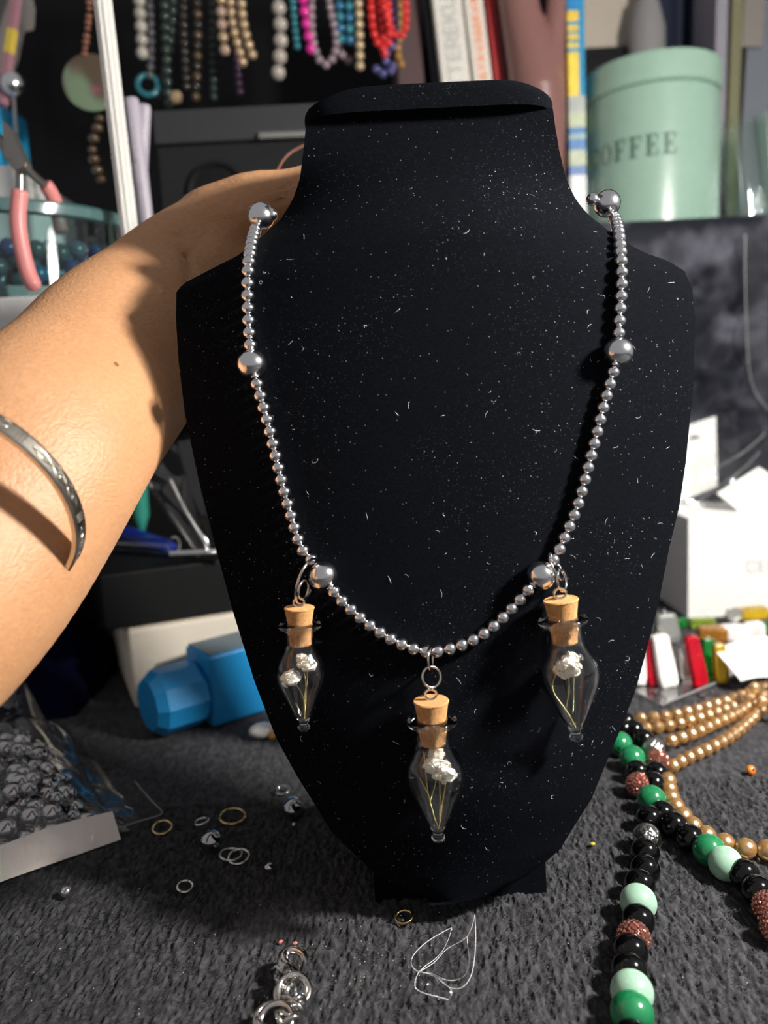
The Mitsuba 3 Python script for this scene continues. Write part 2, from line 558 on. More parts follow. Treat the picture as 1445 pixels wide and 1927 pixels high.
small_bead, big_bead = ply(bead_mesh(RS, .92), 'silver_bead', smooth=50), ply(bead_mesh(RL, .96, .2, 48), 'silver_bead', smooth=50)
put(neckl + '__cord', tube(NP_[::6], .0004, 6), 'string', True)
spans = [0] + BIG_S + [NS[-1]]
for i in range(len(spans) - 1):
    a = spans[i] + (RL * .93 if i > 0 else 0)
    b = spans[i + 1] - (RL * .93 if i < len(spans) - 2 else 0)
    n = max(1, int(round((b - a) / (RS * 1.85))))
    if i in (0, 6):
        n = max(1, int((b - a) / (RS * 1.85)))
    for j in range(n):
        s = a + (b - a) * (j + .5) / n
        copy(neckl, 'small_bead', small_bead, mat4(frame(npos(s + .0008) - npos(s - .0008)), npos(s)))
for s in BIG_S:
    copy(neckl, 'large_bead', big_bead, mat4(frame(npos(s + .001) - npos(s - .001)), npos(s) + PN * (RL - RS) * .8), 'large silver bead')

# ------------------------------------------------------------------ three bottle pendants
BOT = [(.0, 0), (.0010, .0002), (.0018, .0010), (.0019, .0019), (.0014, .0028), (.0013, .0033), (.0017, .0042), (.0034, .0082), (.0058, .0142), (.0076, .0192), (.0083, .0232), (.0080, .0268), (.0068, .0300), (.0056, .0325), (.0051, .0350), (.0051, .0398), (.0056, .0404), (.0066, .0408), (.0069, .0416), (.0066, .0424), (.0058, .0428), (.0044, .0428)]
INN = [(.0040, .0424), (.0039, .0350), (.0045, .0322), (.0056, .0297), (.0068, .0266), (.0071, .0232), (.0064, .0192), (.0046, .0142), (.0027, .0085), (.0010, .0050), (0., .0046)]


def bottle_mesh():
    o = spline(np.array(BOT), 90)
    i = spline(np.array(INN), 60)
    o[0, 0] = 0
    i[-1, 0] = 0
    return lathe(np.vstack([np.maximum(o, [0, -1]), np.maximum(i, [0, -1])]), 64)


def flower_mesh(r):
    out = []
    for _ in range(46):
        d = rng.normal(size=3)
        d /= np.linalg.norm(d)
        if d[2] < -.75:
            continue
        p = ico(r * .36, 1, (1, 1, .35))
        p.vertices += rng.normal(0, r * .03, p.vertices.shape)
        out.append(tr(p, frame(d + rng.normal(0, .4, 3)) , d * r * rng.uniform(.6, .85)))
    out.append(ico(r * .6, 1))
    return cat(*out)


bottle_ply = ply(bottle_mesh(), 'glass', smooth=40)
cork_mesh = lathe([(0, .0341), (.0030, .0341), (.0033, .0344), (.00385, .0425), (.0046, .0478), (.0049, .0484), (.0047, .0488), (0, .0489)], 40)
cork_mesh.vertices += .00008 * (meshkit.noise(cork_mesh.vertices * 3000)[:, None] - .5)
cork_ply = ply(cork_mesh, 'cork', smooth=40)
eye_ply = ply(cat(tr(torus(.0017, .00042, 24, 8), frame((0, 1, 0)), (0, 0, .0507)), tube([(0, 0, .046), (0, 0, .0492)], .0004, 8)), 'steel', smooth=40)


def pendant(tip, top, rings, which, label, sprigs, flabel, off=.0086):
    """tip and top: picture positions of the glass tip and of the cork's top; rings: jump rings as (x, y, across, up, turn)"""
    a, b = bust_point(*tip, off), bust_point(*top, off)
    ax = (b - a) / np.linalg.norm(b - a)
    sc = np.linalg.norm(b - a) / .0487 * np.array([1.18, 1.18, 1.])
    R = frame(ax, RT)
    M = mat4(R * sc, a)
    t = thing('bottle_pendant', label, 'pendant', group='corked glass bottle pendants on the necklace')
    for nm, p in (('bottle', bottle_ply), ('cork', cork_ply), ('screw_eye', eye_ply)):
        copy(t, nm, p, M)
    for (x, y, w, h, turn, o) in rings:
        c = bust_point(x, y, o)
        d = np.linalg.norm(c - EYE)
        up = UP * math.cos(turn) + RT * math.sin(turn)
        view = (EYE - c) / d
        wd, hd = w * d / FPX / 2, h * d / FPX / 2
        rad = hd - .0004
        # a round ring turned so that it looks w wide and h high
        cs = min(1, max(.12, (wd - .0004) / max(rad, 1e-5)))
        side = np.cross(up, view)
        nrm = view * cs + side * math.sqrt(max(0, 1 - cs * cs))
        part(t, 'jump_ring', tr(torus(rad, .00042, 36, 10), frame(nrm, up), c), 'steel', 60)
    f = thing('dried_flower_sprig', flabel, 'dried flower', group='dried sprigs inside the bottle pendants')
    for (pts, fr) in sprigs:
        q = spline(np.array(pts), 24) if len(pts) > 2 else np.array(pts)
        part(f, 'stem', tr(tube(q, .00017, 6), R * sc, a), 'stem', True)
        if fr:
            part(f, 'blossom', tr(flower_mesh(fr * 1.25), R * sc, a + R @ (np.array(pts[-1]) * sc)), 'petal', 60, label='cream blossom')
    return t


pendant((572, 1376), (563, 1143), [(577, 1093, 34, 92, .35, .006), (571, 1110, 22, 40, .2, .007)], 0, 'glass bottle pendant at the left, with two dried blossoms inside, hanging from a ring',
        [([(.0004, 0, .0052), (.0002, .001, .0125), (-.0012, .001, .017), (-.0035, -.001, .0215)], .0027), ([(.0004, 0, .0052), (.0006, .0006, .014), (.0016, 0, .020), (.0018, -.001, .0265)], .0024), ([(.0005, .001, .009), (.0010, .001, .0175), (.0002, .0004, .0285)], .0018), ([(-.0004, 0, .0075), (-.0024, 0, .0120)], 0)],
        'dried sprig with a low left and a high right blossom in the left bottle pendant')
pendant((825, 1584), (811, 1318), [(810, 1240, 13, 46, 0, .004), (812, 1274, 38, 42, 0, .006)], 1, 'lowest glass bottle pendant at the centre of the necklace, cork standing high',
        [([(.0002, 0, .0052), (-.0014, 0, .013), (-.0022, .0005, .0185), (-.0026, .0005, .0315)], 0), ([(-.0022, .0005, .0170), (-.0042, 0, .0225)], 0), ([(-.0016, 0, .015), (.0002, .001, .0205), (.0006, 0, .0262)], .0031), ([(.0004, 0, .006), (.0018, 0, .015), (.0034, .0004, .0228)], .0022), ([(.0006, .001, .007), (.0012, .001, .02), (.0006, .001, .030)], .0020)],
        'dried sprig with a big blossom cluster under the cork of the centre bottle pendant')
pendant((1085, 1395), (1055, 1128), [(1046, 1066, 16, 58, -.45, .005), (1057, 1092, 20, 44, -.1, .007)], 2, 'glass bottle pendant at the right, with a single dried blossom inside',
        [([(.0002, 0, .0050), (-.0022, 0, .0125), (-.0048, .0004, .0190), (-.0030, .0004, .0245)], 0), ([(-.0020, 0, .0118), (-.0006, 0, .018), (-.0002, -.001, .0255)], .0030), ([(.0, .001, .010), (.0012, .001, .0205), (.0010, .0004, .0282)], .0020)],
        'dried sprig with one blossom in the right bottle pendant')

# ------------------------------------------------------------------ the arm and hand that hold the bust from behind
ARM = [((-330, 850), (-190, 1440), .20), ((-130, 760), (20, 1225), .228), ((0, 637), (165, 1020), .252), ((75, 578), (250, 905), .278), ((150, 505), (318, 806), .305), ((225, 452), (376, 704), .325), ((300, 404), (425, 610), .34), ((352, 378), (470, 590), .346)]


def arm_mesh():
    C_, A_, B_ = [], [], []
    for (u, l, Y) in ARM:
        a, b = at(*u, Y), at(*l, Y)
        C_.append((a + b) / 2)
        A_.append(np.linalg.norm(a - b) / 2)
    back = (C_[0] - C_[1]) / np.linalg.norm(C_[0] - C_[1])
    e0 = C_[0]
    C_ = [e0 + back * .20 + [-.03, -.03, .035], e0 + back * .10 + [-.01, -.01, .012]] + C_
    A_ = [.043, .042] + A_
    C_ = np.array(C_)
    A_ = np.array(A_)
    c = spline(np.c_[C_, A_], 90)
    C_, A_ = c[:, :3], c[:, 3]
    t = np.gradient(C_, axis=0)
    t /= np.linalg.norm(t, axis=1, keepdims=True)
    rows = []
    an = np.linspace(0, 2 * math.pi, 56, endpoint=False)
    for i in range(len(C_)):
        view = C_[i] - EYE
        view /= np.linalg.norm(view)
        w = np.cross(t[i], view)
        w /= np.linalg.norm(w)
        d = np.cross(t[i], w)
        f = .74 - .06 * (i / len(C_))
        ex = np.sign(np.cos(an)) * np.abs(np.cos(an)) ** .95
        rows.append(C_[i] + A_[i] * (ex[:, None] * w + f * np.sin(an)[:, None] * d))
    v = np.array(rows)
    v = np.concatenate([v[:1].mean(1, keepdims=True).repeat(56, 1), v, v[-1:].mean(1, keepdims=True).repeat(56, 1)])
    m = tri(v.reshape(-1, 3), grid_faces(len(v), 56, True))
    m.merge_vertices()
    m.update_faces(m.nondegenerate_faces())
    if m.volume < 0:
        m.invert()
    return to_man(m)


def chain(js):                   # joints (point, radius): hulls of neighbouring spheres
    sp = [m3.Manifold.sphere(r, 28).translate([float(c) for c in p]) for p, r in js]
    return m3.Manifold.batch_boolean([m3.Manifold.batch_hull([sp[i], sp[i + 1]]) for i in range(len(sp) - 1)], m3.OpType.Add)


def person_mesh():
    P = lambda x, y, Y: at(x, y, Y)
    palm = m3.Manifold.batch_hull([m3.Manifold.sphere(r, 28).translate([float(c) for c in p]) for p, r in
                                   [(P(372, 425, .346), .0120), (P(420, 585, .344), .0175), (P(470, 405, .352), .0165), (P(545, 600, .366), .0145), (P(530, 470, .362), .014)]])
    wrist = m3.Manifold.batch_hull([m3.Manifold.sphere(r, 28).translate([float(c) for c in p]) for p, r in
                                    [(P(350, 458, .342), .0155), (P(372, 530, .342), .0215), (P(430, 430, .348), .0160), (P(450, 560, .348), .017)]])
    thumb = chain([(P(400, 430, .345), .0165), (P(480, 391, .342), .0140), (P(545, 372, .340), .0106), (P(605, 352, .338), .0098), (P(660, 338, .340), .0078)])
    fingers = []
    for k, (y0, L, r) in enumerate(((458, 1.0, .0092), (508, 1.08, .0094), (558, 1.0, .0090), (604, .82, .0080))):
        b = P(535, y0, .364)
        d = np.array([1, .12, -.05 - .04 * k])
        d /= np.linalg.norm(d)
        e = np.array([1, -.55, -.06 - .04 * k])
        e /= np.linalg.norm(e)
        p1 = b + d * .040 * L
        p2 = p1 + e * .024 * L
        e2 = np.array([.75, -1., -.05])
        e2 /= np.linalg.norm(e2)
        p3 = p2 + e2 * .016 * L
        fingers.append(chain([(b, r * 1.12), (p1, r * 1.02), (p2, r * .92), (p3, r * .8)]))
    m = m3.Manifold.batch_boolean([arm_mesh(), palm, wrist, thumb] + fingers, m3.OpType.Add)
    m = m.refine_to_length(.0035)
    t = man(m)
    t.merge_vertices()
    trimesh.smoothing.filter_taubin(t, .5, .52, 60)
    v = t.vertices
    n = t.vertex_normals
    t.vertices = v + n * .0003 * (meshkit.fbm(v * 45, 2, seed=4)[:, None] - .5)
    # the wrist crease and the crease of the thumb
    for a, b, dep in ((P(352, 478, .32), P(356, 540, .32), .0018), (P(336, 440, .32), P(362, 520, .322), .0012), (P(538, 352, .33), P(530, 378, .33), .0010)):
        ab = b - a
        s = np.clip(((t.vertices - a) @ ab) / (ab @ ab), 0, 1)
        pr_ = np.array([proj(q) for q in (a, b)])
        vp = t.vertices - EYE
        z = vp @ FW
        xy = np.stack([722.5 + FPX * (vp @ RT) / z, 963.5 - FPX * (vp @ UP) / z], 1)
        e = pr_[1] - pr_[0]
        s = np.clip(((xy - pr_[0]) @ e) / (e @ e), 0, 1)
        d = np.linalg.norm(xy - (pr_[0] + s[:, None] * e), axis=1)
        front = (t.vertex_normals @ (-FW)) > 0
        t.vertices = t.vertices - t.vertex_normals * (dep * np.exp(-(d / 7.) ** 2) * front)[:, None]
    return t


PM = person_mesh()
_px = np.array([proj(p) for p in PM.vertices])
_cost = np.linalg.norm(_px - [215, 682], axis=1) + 1000 * ((PM.vertex_normals @ FW) > -.2)
MOLE = PM.vertices[int(np.argmin(_cost))]
person = thing('person', 'bare forearm reaching in from the left, hand gripping the black bust from behind', 'person', PM, 'skin', True)

# silver cuff bangle round the forearm
bc = at(-64.5, 942., .2374 * .915)
br_ = .0343 * .915
dirn = at(-64.5 + 136.3, 942. - 142.8, .915 * (.2374 + .0418)) - bc
dirn /= np.linalg.norm(dirn)
view = (bc - EYE) / np.linalg.norm(bc - EYE)
bw_ = np.cross(dirn, view)
bw_ /= np.linalg.norm(bw_)
bd_ = np.cross(dirn, bw_)


def bangle_point(a, h, o):       # angle round the arm, place across the band, height off the band
    R = np.stack([bw_, bd_, dirn], 1)
    r = br_ + o
    return bc + R @ np.array([r * math.cos(a), r * .93 * math.sin(a), h])


def bangle_mesh():
    prof = [(-.0029, .0), (-.0029, .0012), (-.0024, .0018), (-.0019, .00185), (-.0017, .0013), (-.0015, .0014), (.0015, .0017), (.0017, .0013), (.0019, .00185), (.0024, .0018), (.0029, .0012), (.0029, 0), (.0, -.0002)]
    an = np.linspace(0, 2 * math.pi, 200, endpoint=False)
    v = np.array([[bangle_point(a, h, o) for h, o in prof] for a in an])
    q = grid_faces(201, len(prof), True) % (200 * len(prof))
    m = tri(v.reshape(-1, 3), q)
    if m.volume < 0:
        m.invert()
    return m


bang = thing('bangle', 'engraved silver bangle worn on the forearm', 'bangle', bangle_mesh(), 'bangle', 35)
am = math.atan2(float((EYE - bc) @ bd_) / .93, float((EYE - bc) @ bw_))
for i, a0 in enumerate(np.arange(-1.5, 1.5, .21)):
    a = am + a0
    if i % 4 == 3:
        for k in (-.03, 0, .03):
            part(bang, 'engraved_bar', tube([bangle_point(a + k, -.0012, .0016), bangle_point(a + k, .0012, .0018)], .00022, 6), 'bangle', True)
        continue
    for sg in (-1, 1):
        t = np.linspace(0, 1, 14)
        part(bang, 'engraved_leaf', tube(np.array([bangle_point(a + .19 * (x - .5), sg * .00115 * math.sin(math.pi * x), .0016) for x in t]), .00026, 5), 'bangle', True)
    part(bang, 'engraved_curl', tube(np.array([bangle_point(a + .05 * (x - .5), .0006 * math.sin(6.28 * x), .0016) for x in np.linspace(0, 1, 10)]), .00024, 5), 'bangle', True)

# ------------------------------------------------------------------ behind on the right: draped box, can, books
mat('crushed_velvet', proc(lambda p, n, uv: mix((.010, .011, .017), (.10, .10, .125), smoothstep(.38, .85, fbm(p.x * 45, p.y * 40, p.z * 32, 3)))), .75, .2, sheen=.3)
mat('white_card', (.80, .79, .77), .55, .3)
mat('black_card', (.005, .005, .0055), .55, .2)
mat('print_grey', (.38, .38, .38), .6, .2)
YCAN = .76
RC = 114 * YCAN / FPX
zt = at(1225, 424, YCAN - RC)[2]


def drape():
    prof = spline(np.array([(1.02, .0), (1.0, zt - .02), (.97, zt), (.85, zt), (YCAN - RC - .018, zt), (YCAN - RC - .028, zt - .014), (YCAN - RC - .03, zt - .08), (YCAN - RC - .031, .0)]), 170)
    xs = np.linspace(.02, .62, 200)
    X = np.broadcast_to(xs, (170, 200))
    Y, Z = np.broadcast_to(prof[:, :1], X.shape), np.broadcast_to(prof[:, 1:], X.shape)
    P = np.stack([X, Y, Z], -1).copy()
    f = meshkit.fbm(P * 22, 3, seed=11) - .5
    g = np.abs(meshkit.fbm(P * 34, 3, seed=12) - .5)
    front = ss(.80, .70, Y) * ss(0, .05, zt - Z + .0)
    P[..., 1] += front * (-.03 * (f + .05) + .055 * g - .006)
    P[..., 2] -= front * .01 * g + .0006
    return sheet(P, .0015)


thing('velvet_drape', 'crumpled dark navy velvet throw covering the raised box below the green can', 'throw', drape(), 'crushed_velvet', True)


def can_fn(p, n, uv):
    a = fbm(p.x * 60, p.y * 60, p.z * 60, 3)
    return mix((.215, .335, .27), (.25, .375, .30), a)


scene['mat_can_paint'] = {'type': 'twosided', 'bsdf': {'type': 'principled', 'base_color': proc(can_fn), 'roughness': .24, 'specular': .6, 'clearcoat': .4, 'clearcoat_gloss': .6}}
mat('brass_rim', (.75, .62, .25), .2, .5, metallic=1.)
mat('can_print', (.06, .11, .085), .5, .3)
cc = at(1225, 424, YCAN)
cc[2] = zt + .0015
ctop = at(1262, 90, YCAN - RC)[2]
H = ctop - cc[2]
can = thing('coffee_can', 'mint green coffee can with a lid, standing on the velvet throw', 'can')
part(can, 'body', tr(lathe([(0, 0), (RC - .001, 0), (RC, .001), (RC, H - .026), (RC - .0012, H - .024), (0, H - .024)], 96), None, cc), 'can_paint', 25)
part(can, 'lid', tr(lathe([(0, H - .0235), (RC + .0002, H - .0235), (RC + .0016, H - .022), (RC + .0016, H - .003), (RC + .0004, H), (RC - .002, H), (RC - .004, H - .003), (0, H - .003)], 96), None, cc), 'can_paint', 25)
part(can, 'rim', tr(torus(RC, .0009, 90, 8), None, cc + [0, 0, .0009]), 'brass_rim', 60, label='brass coloured bottom rim')


def serif(ch):                   # serif capitals, one unit high, as outlines
    B = lambda x0, y0, x1, y1: sbox(x0, y0, x1, y1)
    if ch in 'OC':
        o = Polygon([(.36 + .36 * math.cos(t), .5 + .5 * math.sin(t)) for t in np.linspace(0, 6.283, 48)[:-1]])
        i = Polygon([(.36 + .22 * math.cos(t), .5 + .45 * math.sin(t)) for t in np.linspace(0, 6.283, 48)[:-1]])
        p = o.difference(i)
        if ch == 'C':
            p = unary_union([p.difference(B(.44, .30, .9, .70)), B(.62, .64, .70, .96), B(.60, .1, .65, .34)])
        return p, .74
    bars = [B(.10, 0, .30, 1), B(0, 0, .42, .08), B(0, .92, .62, 1), B(.54, .70, .62, 1), B(.28, .46, .48, .55), B(.42, .36, .49, .65)]
    if ch == 'E':
        bars += [B(0, 0, .66, .08), B(.58, 0, .66, .30)]
    return unary_union(bars), (.68 if ch == 'F' else .72)


def on_can(word, h, a0, z0):
    out, x = [], 0.
    for ch in word:
        p, adv = serif(ch)
        for g in getattr(p, 'geoms', [p]):
            m = extrude(g.segmentize(.08), .03)
            m.vertices[:, 0] += x
            out.append(m)
        x += adv + .10
    m = cat(*out)
    v = m.vertices * h
    a = a0 + v[:, 0] / RC
    r = RC + .0001 + v[:, 2] * .15
    m.vertices = np.stack([cc[0] + r * np.sin(a), cc[1] - r * np.cos(a), cc[2] + z0 + v[:, 1]], 1)
    return m


dl = at(1118, 290, YCAN - .4 * RC)
zl = at(1200, 292, YCAN - RC)[2] - cc[2]
hl = pxl(37, YCAN - RC)
va = math.atan2(-cc[0], cc[1])   # towards the eye
part(can, 'lettering', on_can('COFFEE', hl, va - 1.06, zl), 'can_print', False, label='dark green COFFEE lettering')
tagp = at(1226, 84, YCAN - .3 * RC)
thing('paper_tag', 'small folded white paper tag lying on the lid of the green can', 'tag',
      tr(rbox(.018, .012, .008, .001), yaw(.4), [tagp[0], tagp[1], cc[2] + H + .0042]), 'white_card')


def slab(x0, x1, yb, xt0, xt1, yt, Y, depth, to_z=None, r=.0012):
    """an upright book or board: its front edge runs from picture (x0..x1, yb) up to (xt0..xt1, yt) at depth Y, its foot at height to_z"""
    b, t = at((x0 + x1) / 2, yb, Y), at((xt0 + xt1) / 2, yt, Y)
    w = (np.linalg.norm(at(x1, yb, Y) - at(x0, yb, Y)) + np.linalg.norm(at(xt1, yt, Y) - at(xt0, yt, Y))) / 2
    d = (t - b) / np.linalg.norm(t - b)
    if to_z is not None:
        b = b + d * (to_z - b[2]) / d[2]
    L = np.linalg.norm(t - b)
    R = frame(d)
    m = rbox(w * abs(R[0, 0]), depth, L, min(r, w * .3))
    return m, R, (b + t) / 2 + np.array([0, depth / 2, 0])


def stand(name, label, catg, m, *a, parts=(), **kw):
    mesh, R, p = slab(*a, **kw)
    return thing(name, label, catg, tr(mesh, R, p), m), R, p, mesh


zb = zt + .0012
for nm, c, r in (('mauve', (.10, .062, .062), .6), ('spine_white', (.70, .67, .61), .6), ('spine_side', (.02, .028, .035), .5), ('spine_red', (.46, .035, .04), .5), ('orange_print', (.72, .22, .08), .6), ('spine_grey_print', (.44, .44, .43), .6)):
    mat(nm, c, r, .3)
stand('mauve_book', 'wide mauve brown book standing at the left end of the row of books', 'book', 'mauve', 748, 800, 150, 742, 790, -60, .80, .12, to_z=zb)


def book(label, x0, x1, xt0, xt1, Y, cover, words=None, wm=None, lean_from=165):
    mesh, R, p = slab(x0, x1, lean_from, xt0, xt1, -70, Y, .12, to_z=zb)
    t = thing('book', label, 'book', group='books standing behind the bust')
    part(t, 'spine', tr(mesh, R, p), cover)
    if words:
        h = (mesh.extents[0]) * .5
        m = meshkit.text_mesh(words, h, .0004, bold=True)
        m.vertices[:, 0] -= m.vertices[:, 0].mean()
        m.vertices[:, 1] -= h / 2
        zmid = at((x0 + xt0) / 2, 70, Y)[2] - p[2]
        # letters run up the spine
        v = m.vertices
        loc = np.stack([v[:, 1] * -1, -mesh.extents[1] / 2 - .0001 - v[:, 2], v[:, 0] + zmid], 1)
        m.vertices = loc
        m.invert()
        part(t, 'lettering', tr(m, R, p), wm, False)
    return t


book('dark blue edged thin book between the mauve book and the white books', 816, 826, 787, 797, .785, 'spine_side')
book('white book with grey lettering on its spine', 834, 886, 805, 862, .77, 'spine_white', 'OTTEREKUO', 'spine_grey_print')
book('white book with orange lettering on its spine', 894, 928, 865, 900, .77, 'spine_white', 'AYAVAMAVA', 'orange_print')
book('thin red book beside the white books', 934, 952, 908, 925, .765, 'spine_red')
mat('brown_gloss', (.20, .095, .085), .28, .5, clearcoat=.3)


def ornament():
    Y = .75
    q = lambda x, y: at(x, y, Y)
    k = Y / FPX
    A = chain([(q(962, -110), 34 * k), (q(978, 20), 34 * k), (q(1000, 115), 42 * k), (q(1012, 170), 48 * k)])
    B = chain([(q(1062, -110), 20 * k), (q(1047, 20), 21 * k), (q(1039, 100), 23 * k), (q(1026, 170), 36 * k)])
    C = chain([(q(1012, 172), 48 * k), (q(1022, 240), 40 * k), (q(1028, 330), 32 * k), (q(1034, 400), 30 * k)])
    e = q(1034, 400)
    foot = chain([(e, 30 * k), (np.array([e[0], e[1], zb + 32 * k]), 32 * k)])
    m = man(m3.Manifold.batch_boolean([A, B, C, foot], m3.OpType.Add).refine_to_length(.006))
    m.merge_vertices()
    trimesh.smoothing.filter_taubin(m, .5, .52, 30)
    return m


thing('forked_ornament', 'glossy brown ornament forking into two prongs, between the red book and the yellow lettered book', 'ornament', ornament(), 'brown_gloss', True)
YB = .74
zz = lambda y: float(at(1080, y, YB)[2])
BANDS = [(-100, 20, (.02, .20, .45)), (20, 40, (.70, .48, .05)), (40, 47, (.03, .22, .40)), (47, 58, (.70, .50, .06)), (58, 64, (.10, .28, .36)), (64, 74, (.72, .47, .05)), (74, 80, (.05, .22, .36)), (80, 90, (.66, .50, .08)), (90, 98, (.06, .25, .40)), (98, 180, (.74, .55, .07)),
         (180, 212, (.36, .38, .36)), (212, 240, (.44, .48, .34)), (240, 252, (.06, .18, .42)), (252, 262, (.30, .40, .36)), (262, 282, (.08, .20, .42)), (282, 312, (.42, .46, .34)), (312, 330, (.10, .18, .40)), (330, 480, (.62, .62, .64))]


def band_fn(p, n, uv):
    c = mi.Color3f(.4, .45, .4)
    for y0, y1, col in BANDS:
        c = dr.select((p.z < zz(y0)) & (p.z >= zz(y1)), mi.Color3f(*col), c)
    left = at(1089, 90, YB)[0]
    c = dr.select((p.x > float(left)) & (p.z > zz(180)), mi.Color3f(.02, .22, .42), c)
    return c * (.85 + .3 * fbm(p.x * 300, p.z * 300, 1., 2))


mat('banded_print', proc(band_fn), .4, .4)
stand('yellow_lettered_book', 'blue and yellow spined book standing between the brown ornament and the green can', 'book', 'banded_print', 1073, 1104, 360, 1065, 1099, -60, YB, .10, to_z=zb)
for nm, c, r in (('beige', (.52, .45, .38), .6), ('grey_plastic', (.26, .25, .25), .45), ('navy_cloth', (.028, .034, .062), .9), ('lavender', (.30, .28, .33), .5), ('olive', (.20, .19, .11), .6), ('taupe', (.25, .22, .20), .6), ('slate', (.17, .185, .215), .5)):
    mat(nm, c, r, .3)
thing('beige_box', 'beige carton behind the yellow lettered book and the green can', 'box', tr(rbox(pxl(100, .93), .06, .16, .002), None, at(1148, 90, .93) + [0, .03, .08]), 'beige')
thing('black_carton', 'black carton under the beige carton', 'box', tr(rbox(pxl(150, .92), .1, at(1148, 93, .92)[2] - zb - .001, .002), None, [at(1165, 93, .92)[0], .96, (at(1148, 93, .92)[2] + zb) / 2]), 'black_card')
gp = at(1216, 95, .90)
thing('grey_bottle', 'grey plastic bottle with narrowing top behind the green can', 'bottle', tr(lathe([(0, zb), (.018, zb), (.019, zb + .003), (.019, gp[2] + .02), (.013, gp[2] + .045), (.008, gp[2] + .05), (.008, gp[2] + .09), (0, gp[2] + .09)], 40), None, (gp[0], gp[1], 0)), 'grey_plastic')


def curtain():
    a, b = at(1238, 100, .96), at(1350, 100, .96)
    xs = np.linspace(a[0], b[0], 90)
    z = np.linspace(zb, zb + .36, 20)
    X, Z = np.meshgrid(xs, z)
    Y = .96 + .006 * np.sin(X * 330) + .004 * np.sin(X * 190 + 1)
    return sheet(np.stack([X, Y, Z], -1), .003)


thing('navy_bag', 'dark navy pleated fabric bag standing behind the green can', 'bag', curtain(), 'navy_cloth', True)
stand('lavender_folder', 'lavender grey folder leaning behind the right side of the green can', 'folder', 'lavender', 1341, 1363, 290, 1350, 1373, -60, .86, .06, to_z=zb)
stand('olive_folder', 'olive folder leaning right of the lavender folder', 'folder', 'olive', 1368, 1389, 290, 1380, 1402, -60, .862, .06, to_z=zb)
stand('slate_folder', 'slate grey folder with a taupe upper part leaning right of the olive folder', 'folder', 'slate', 1394, 1470, 300, 1413, 1500, -60, .87, .06, to_z=zb)
stand('taupe_card', 'taupe card in front of the slate folder', 'card', 'taupe', 1398, 1432, 88, 1402, 1446, -60, .865, .003)
scene['mat_green_glass'] = {'type': 'thindielectric', 'int_ior': 1.5, 'specular_transmittance': rgb((.92, .96, .94)), 'specular_reflectance': rgb((1, 1, 1))}
scene['mat_teal_glass'] = {'type': 'thindielectric', 'int_ior': 1.5, 'specular_transmittance': rgb((.42, .66, .66)), 'specular_reflectance': rgb((1, 1, 1))}


def tumbler(x, yb, yt, w, Y, tilt, label):
    b, t = at(x, yb, Y), at(x, yt, Y)
    h, r = np.linalg.norm(t - b), pxl(w, Y) / 2
    n = 96
    an = np.linspace(0, 2 * math.pi, n, endpoint=False)
    rr = lambda k: 1 + .025 * np.sign(np.cos(6 * an)) * np.abs(np.cos(6 * an)) ** .5
    rows = [(0, .002)] + [(r * .84, .0), (r * .86, .003), (r * .93, h * .5), (r, h), (r * .97, h), (r * .90, h * .5), (r * .82, .007), (0, .007)]
    v = np.array([np.stack([q * rr(0) * np.cos(an), q * rr(0) * np.sin(an), np.full(n, z)], 1) for q, z in rows])
    m = tri(v.reshape(-1, 3), grid_faces(len(rows), n, True))
    d = np.array([math.sin(tilt), 0, math.cos(tilt)])
    return thing('tumbler', label, 'glass', tr(m, frame(d), [b[0], b[1], zb + .001 + abs(math.sin(tilt)) * r]), 'green_glass', 35)


tumbler(1412, 408, 205, 88, .76, -.10, 'clear ribbed plastic tumbler beside the green can')
tumbler(1478, 395, 190, 80, .735, -.10, 'clear ribbed plastic tumbler at the right edge, cut by the frame')


def film_sheet(px, Y, n=14, bulge=.004, seed=1):
    """a crumpled clear sheet over the picture quad px (corners in order) at the depths Y"""
    c = np.array([at(x, y, d) for (x, y), d in zip(px, Y)])
    s, t = np.meshgrid(np.linspace(0, 1, n), np.linspace(0, 1, n))
    P = (1 - s)[..., None] * ((1 - t)[..., None] * c[0] + t[..., None] * c[3]) + s[..., None] * ((1 - t)[..., None] * c[1] + t[..., None] * c[2])
    f = meshkit.fbm(np.stack([s * 4, t * 4, 0 * s + seed], -1), 3, seed=seed) - .5
    P = P + f[..., None] * np.array([0, -1, .3]) * bulge * 3
    return P


mat('clear_edge', (.24, .24, .25), .25, .6)
k = thing('clear_sleeve', 'clear plastic sleeve hanging in front of the navy velvet at the right edge', 'plastic sleeve')
cv = [(1402, 440), (1402, 520), (1404, 600), (1408, 680), (1420, 735), (1450, 775)]
cp = spline(np.array([at(x, y, .66) for x, y in cv]), 30)
P = np.stack([cp, cp + [.05, .004, .0], cp + [.10, .0, .002]], 1)
part(k, 'film', tri(P.reshape(-1, 3), grid_faces(30, 3)), 'film', True)
part(k, 'edge', tube(cp, .0004, 6), 'clear_edge', True)

# white boxes and packaging on the right
c0 = gr(1294, 1165)
hbox = at(1287, 976, c0[1])[2]
wb = thing('white_box', 'white cardboard box with faint grey lettering behind the coloured charms', 'box')
part(wb, 'carton', tr(rbox(.22, .075, hbox, .001), None, (c0[0] + .11, c0[1] + .0375, hbox / 2)), 'white_card')
mt = meshkit.text_mesh('CERO', pxl(24, c0[1]), .0002)
lp = at(1401, 1078, c0[1])
part(wb, 'lettering', tr(mt, np.array([[1., 0, 0], [0, 0, -1], [0, 1, 0]]), (lp[0], c0[1] - .0001, lp[2])), 'print_grey', False, label='faint grey lettering')


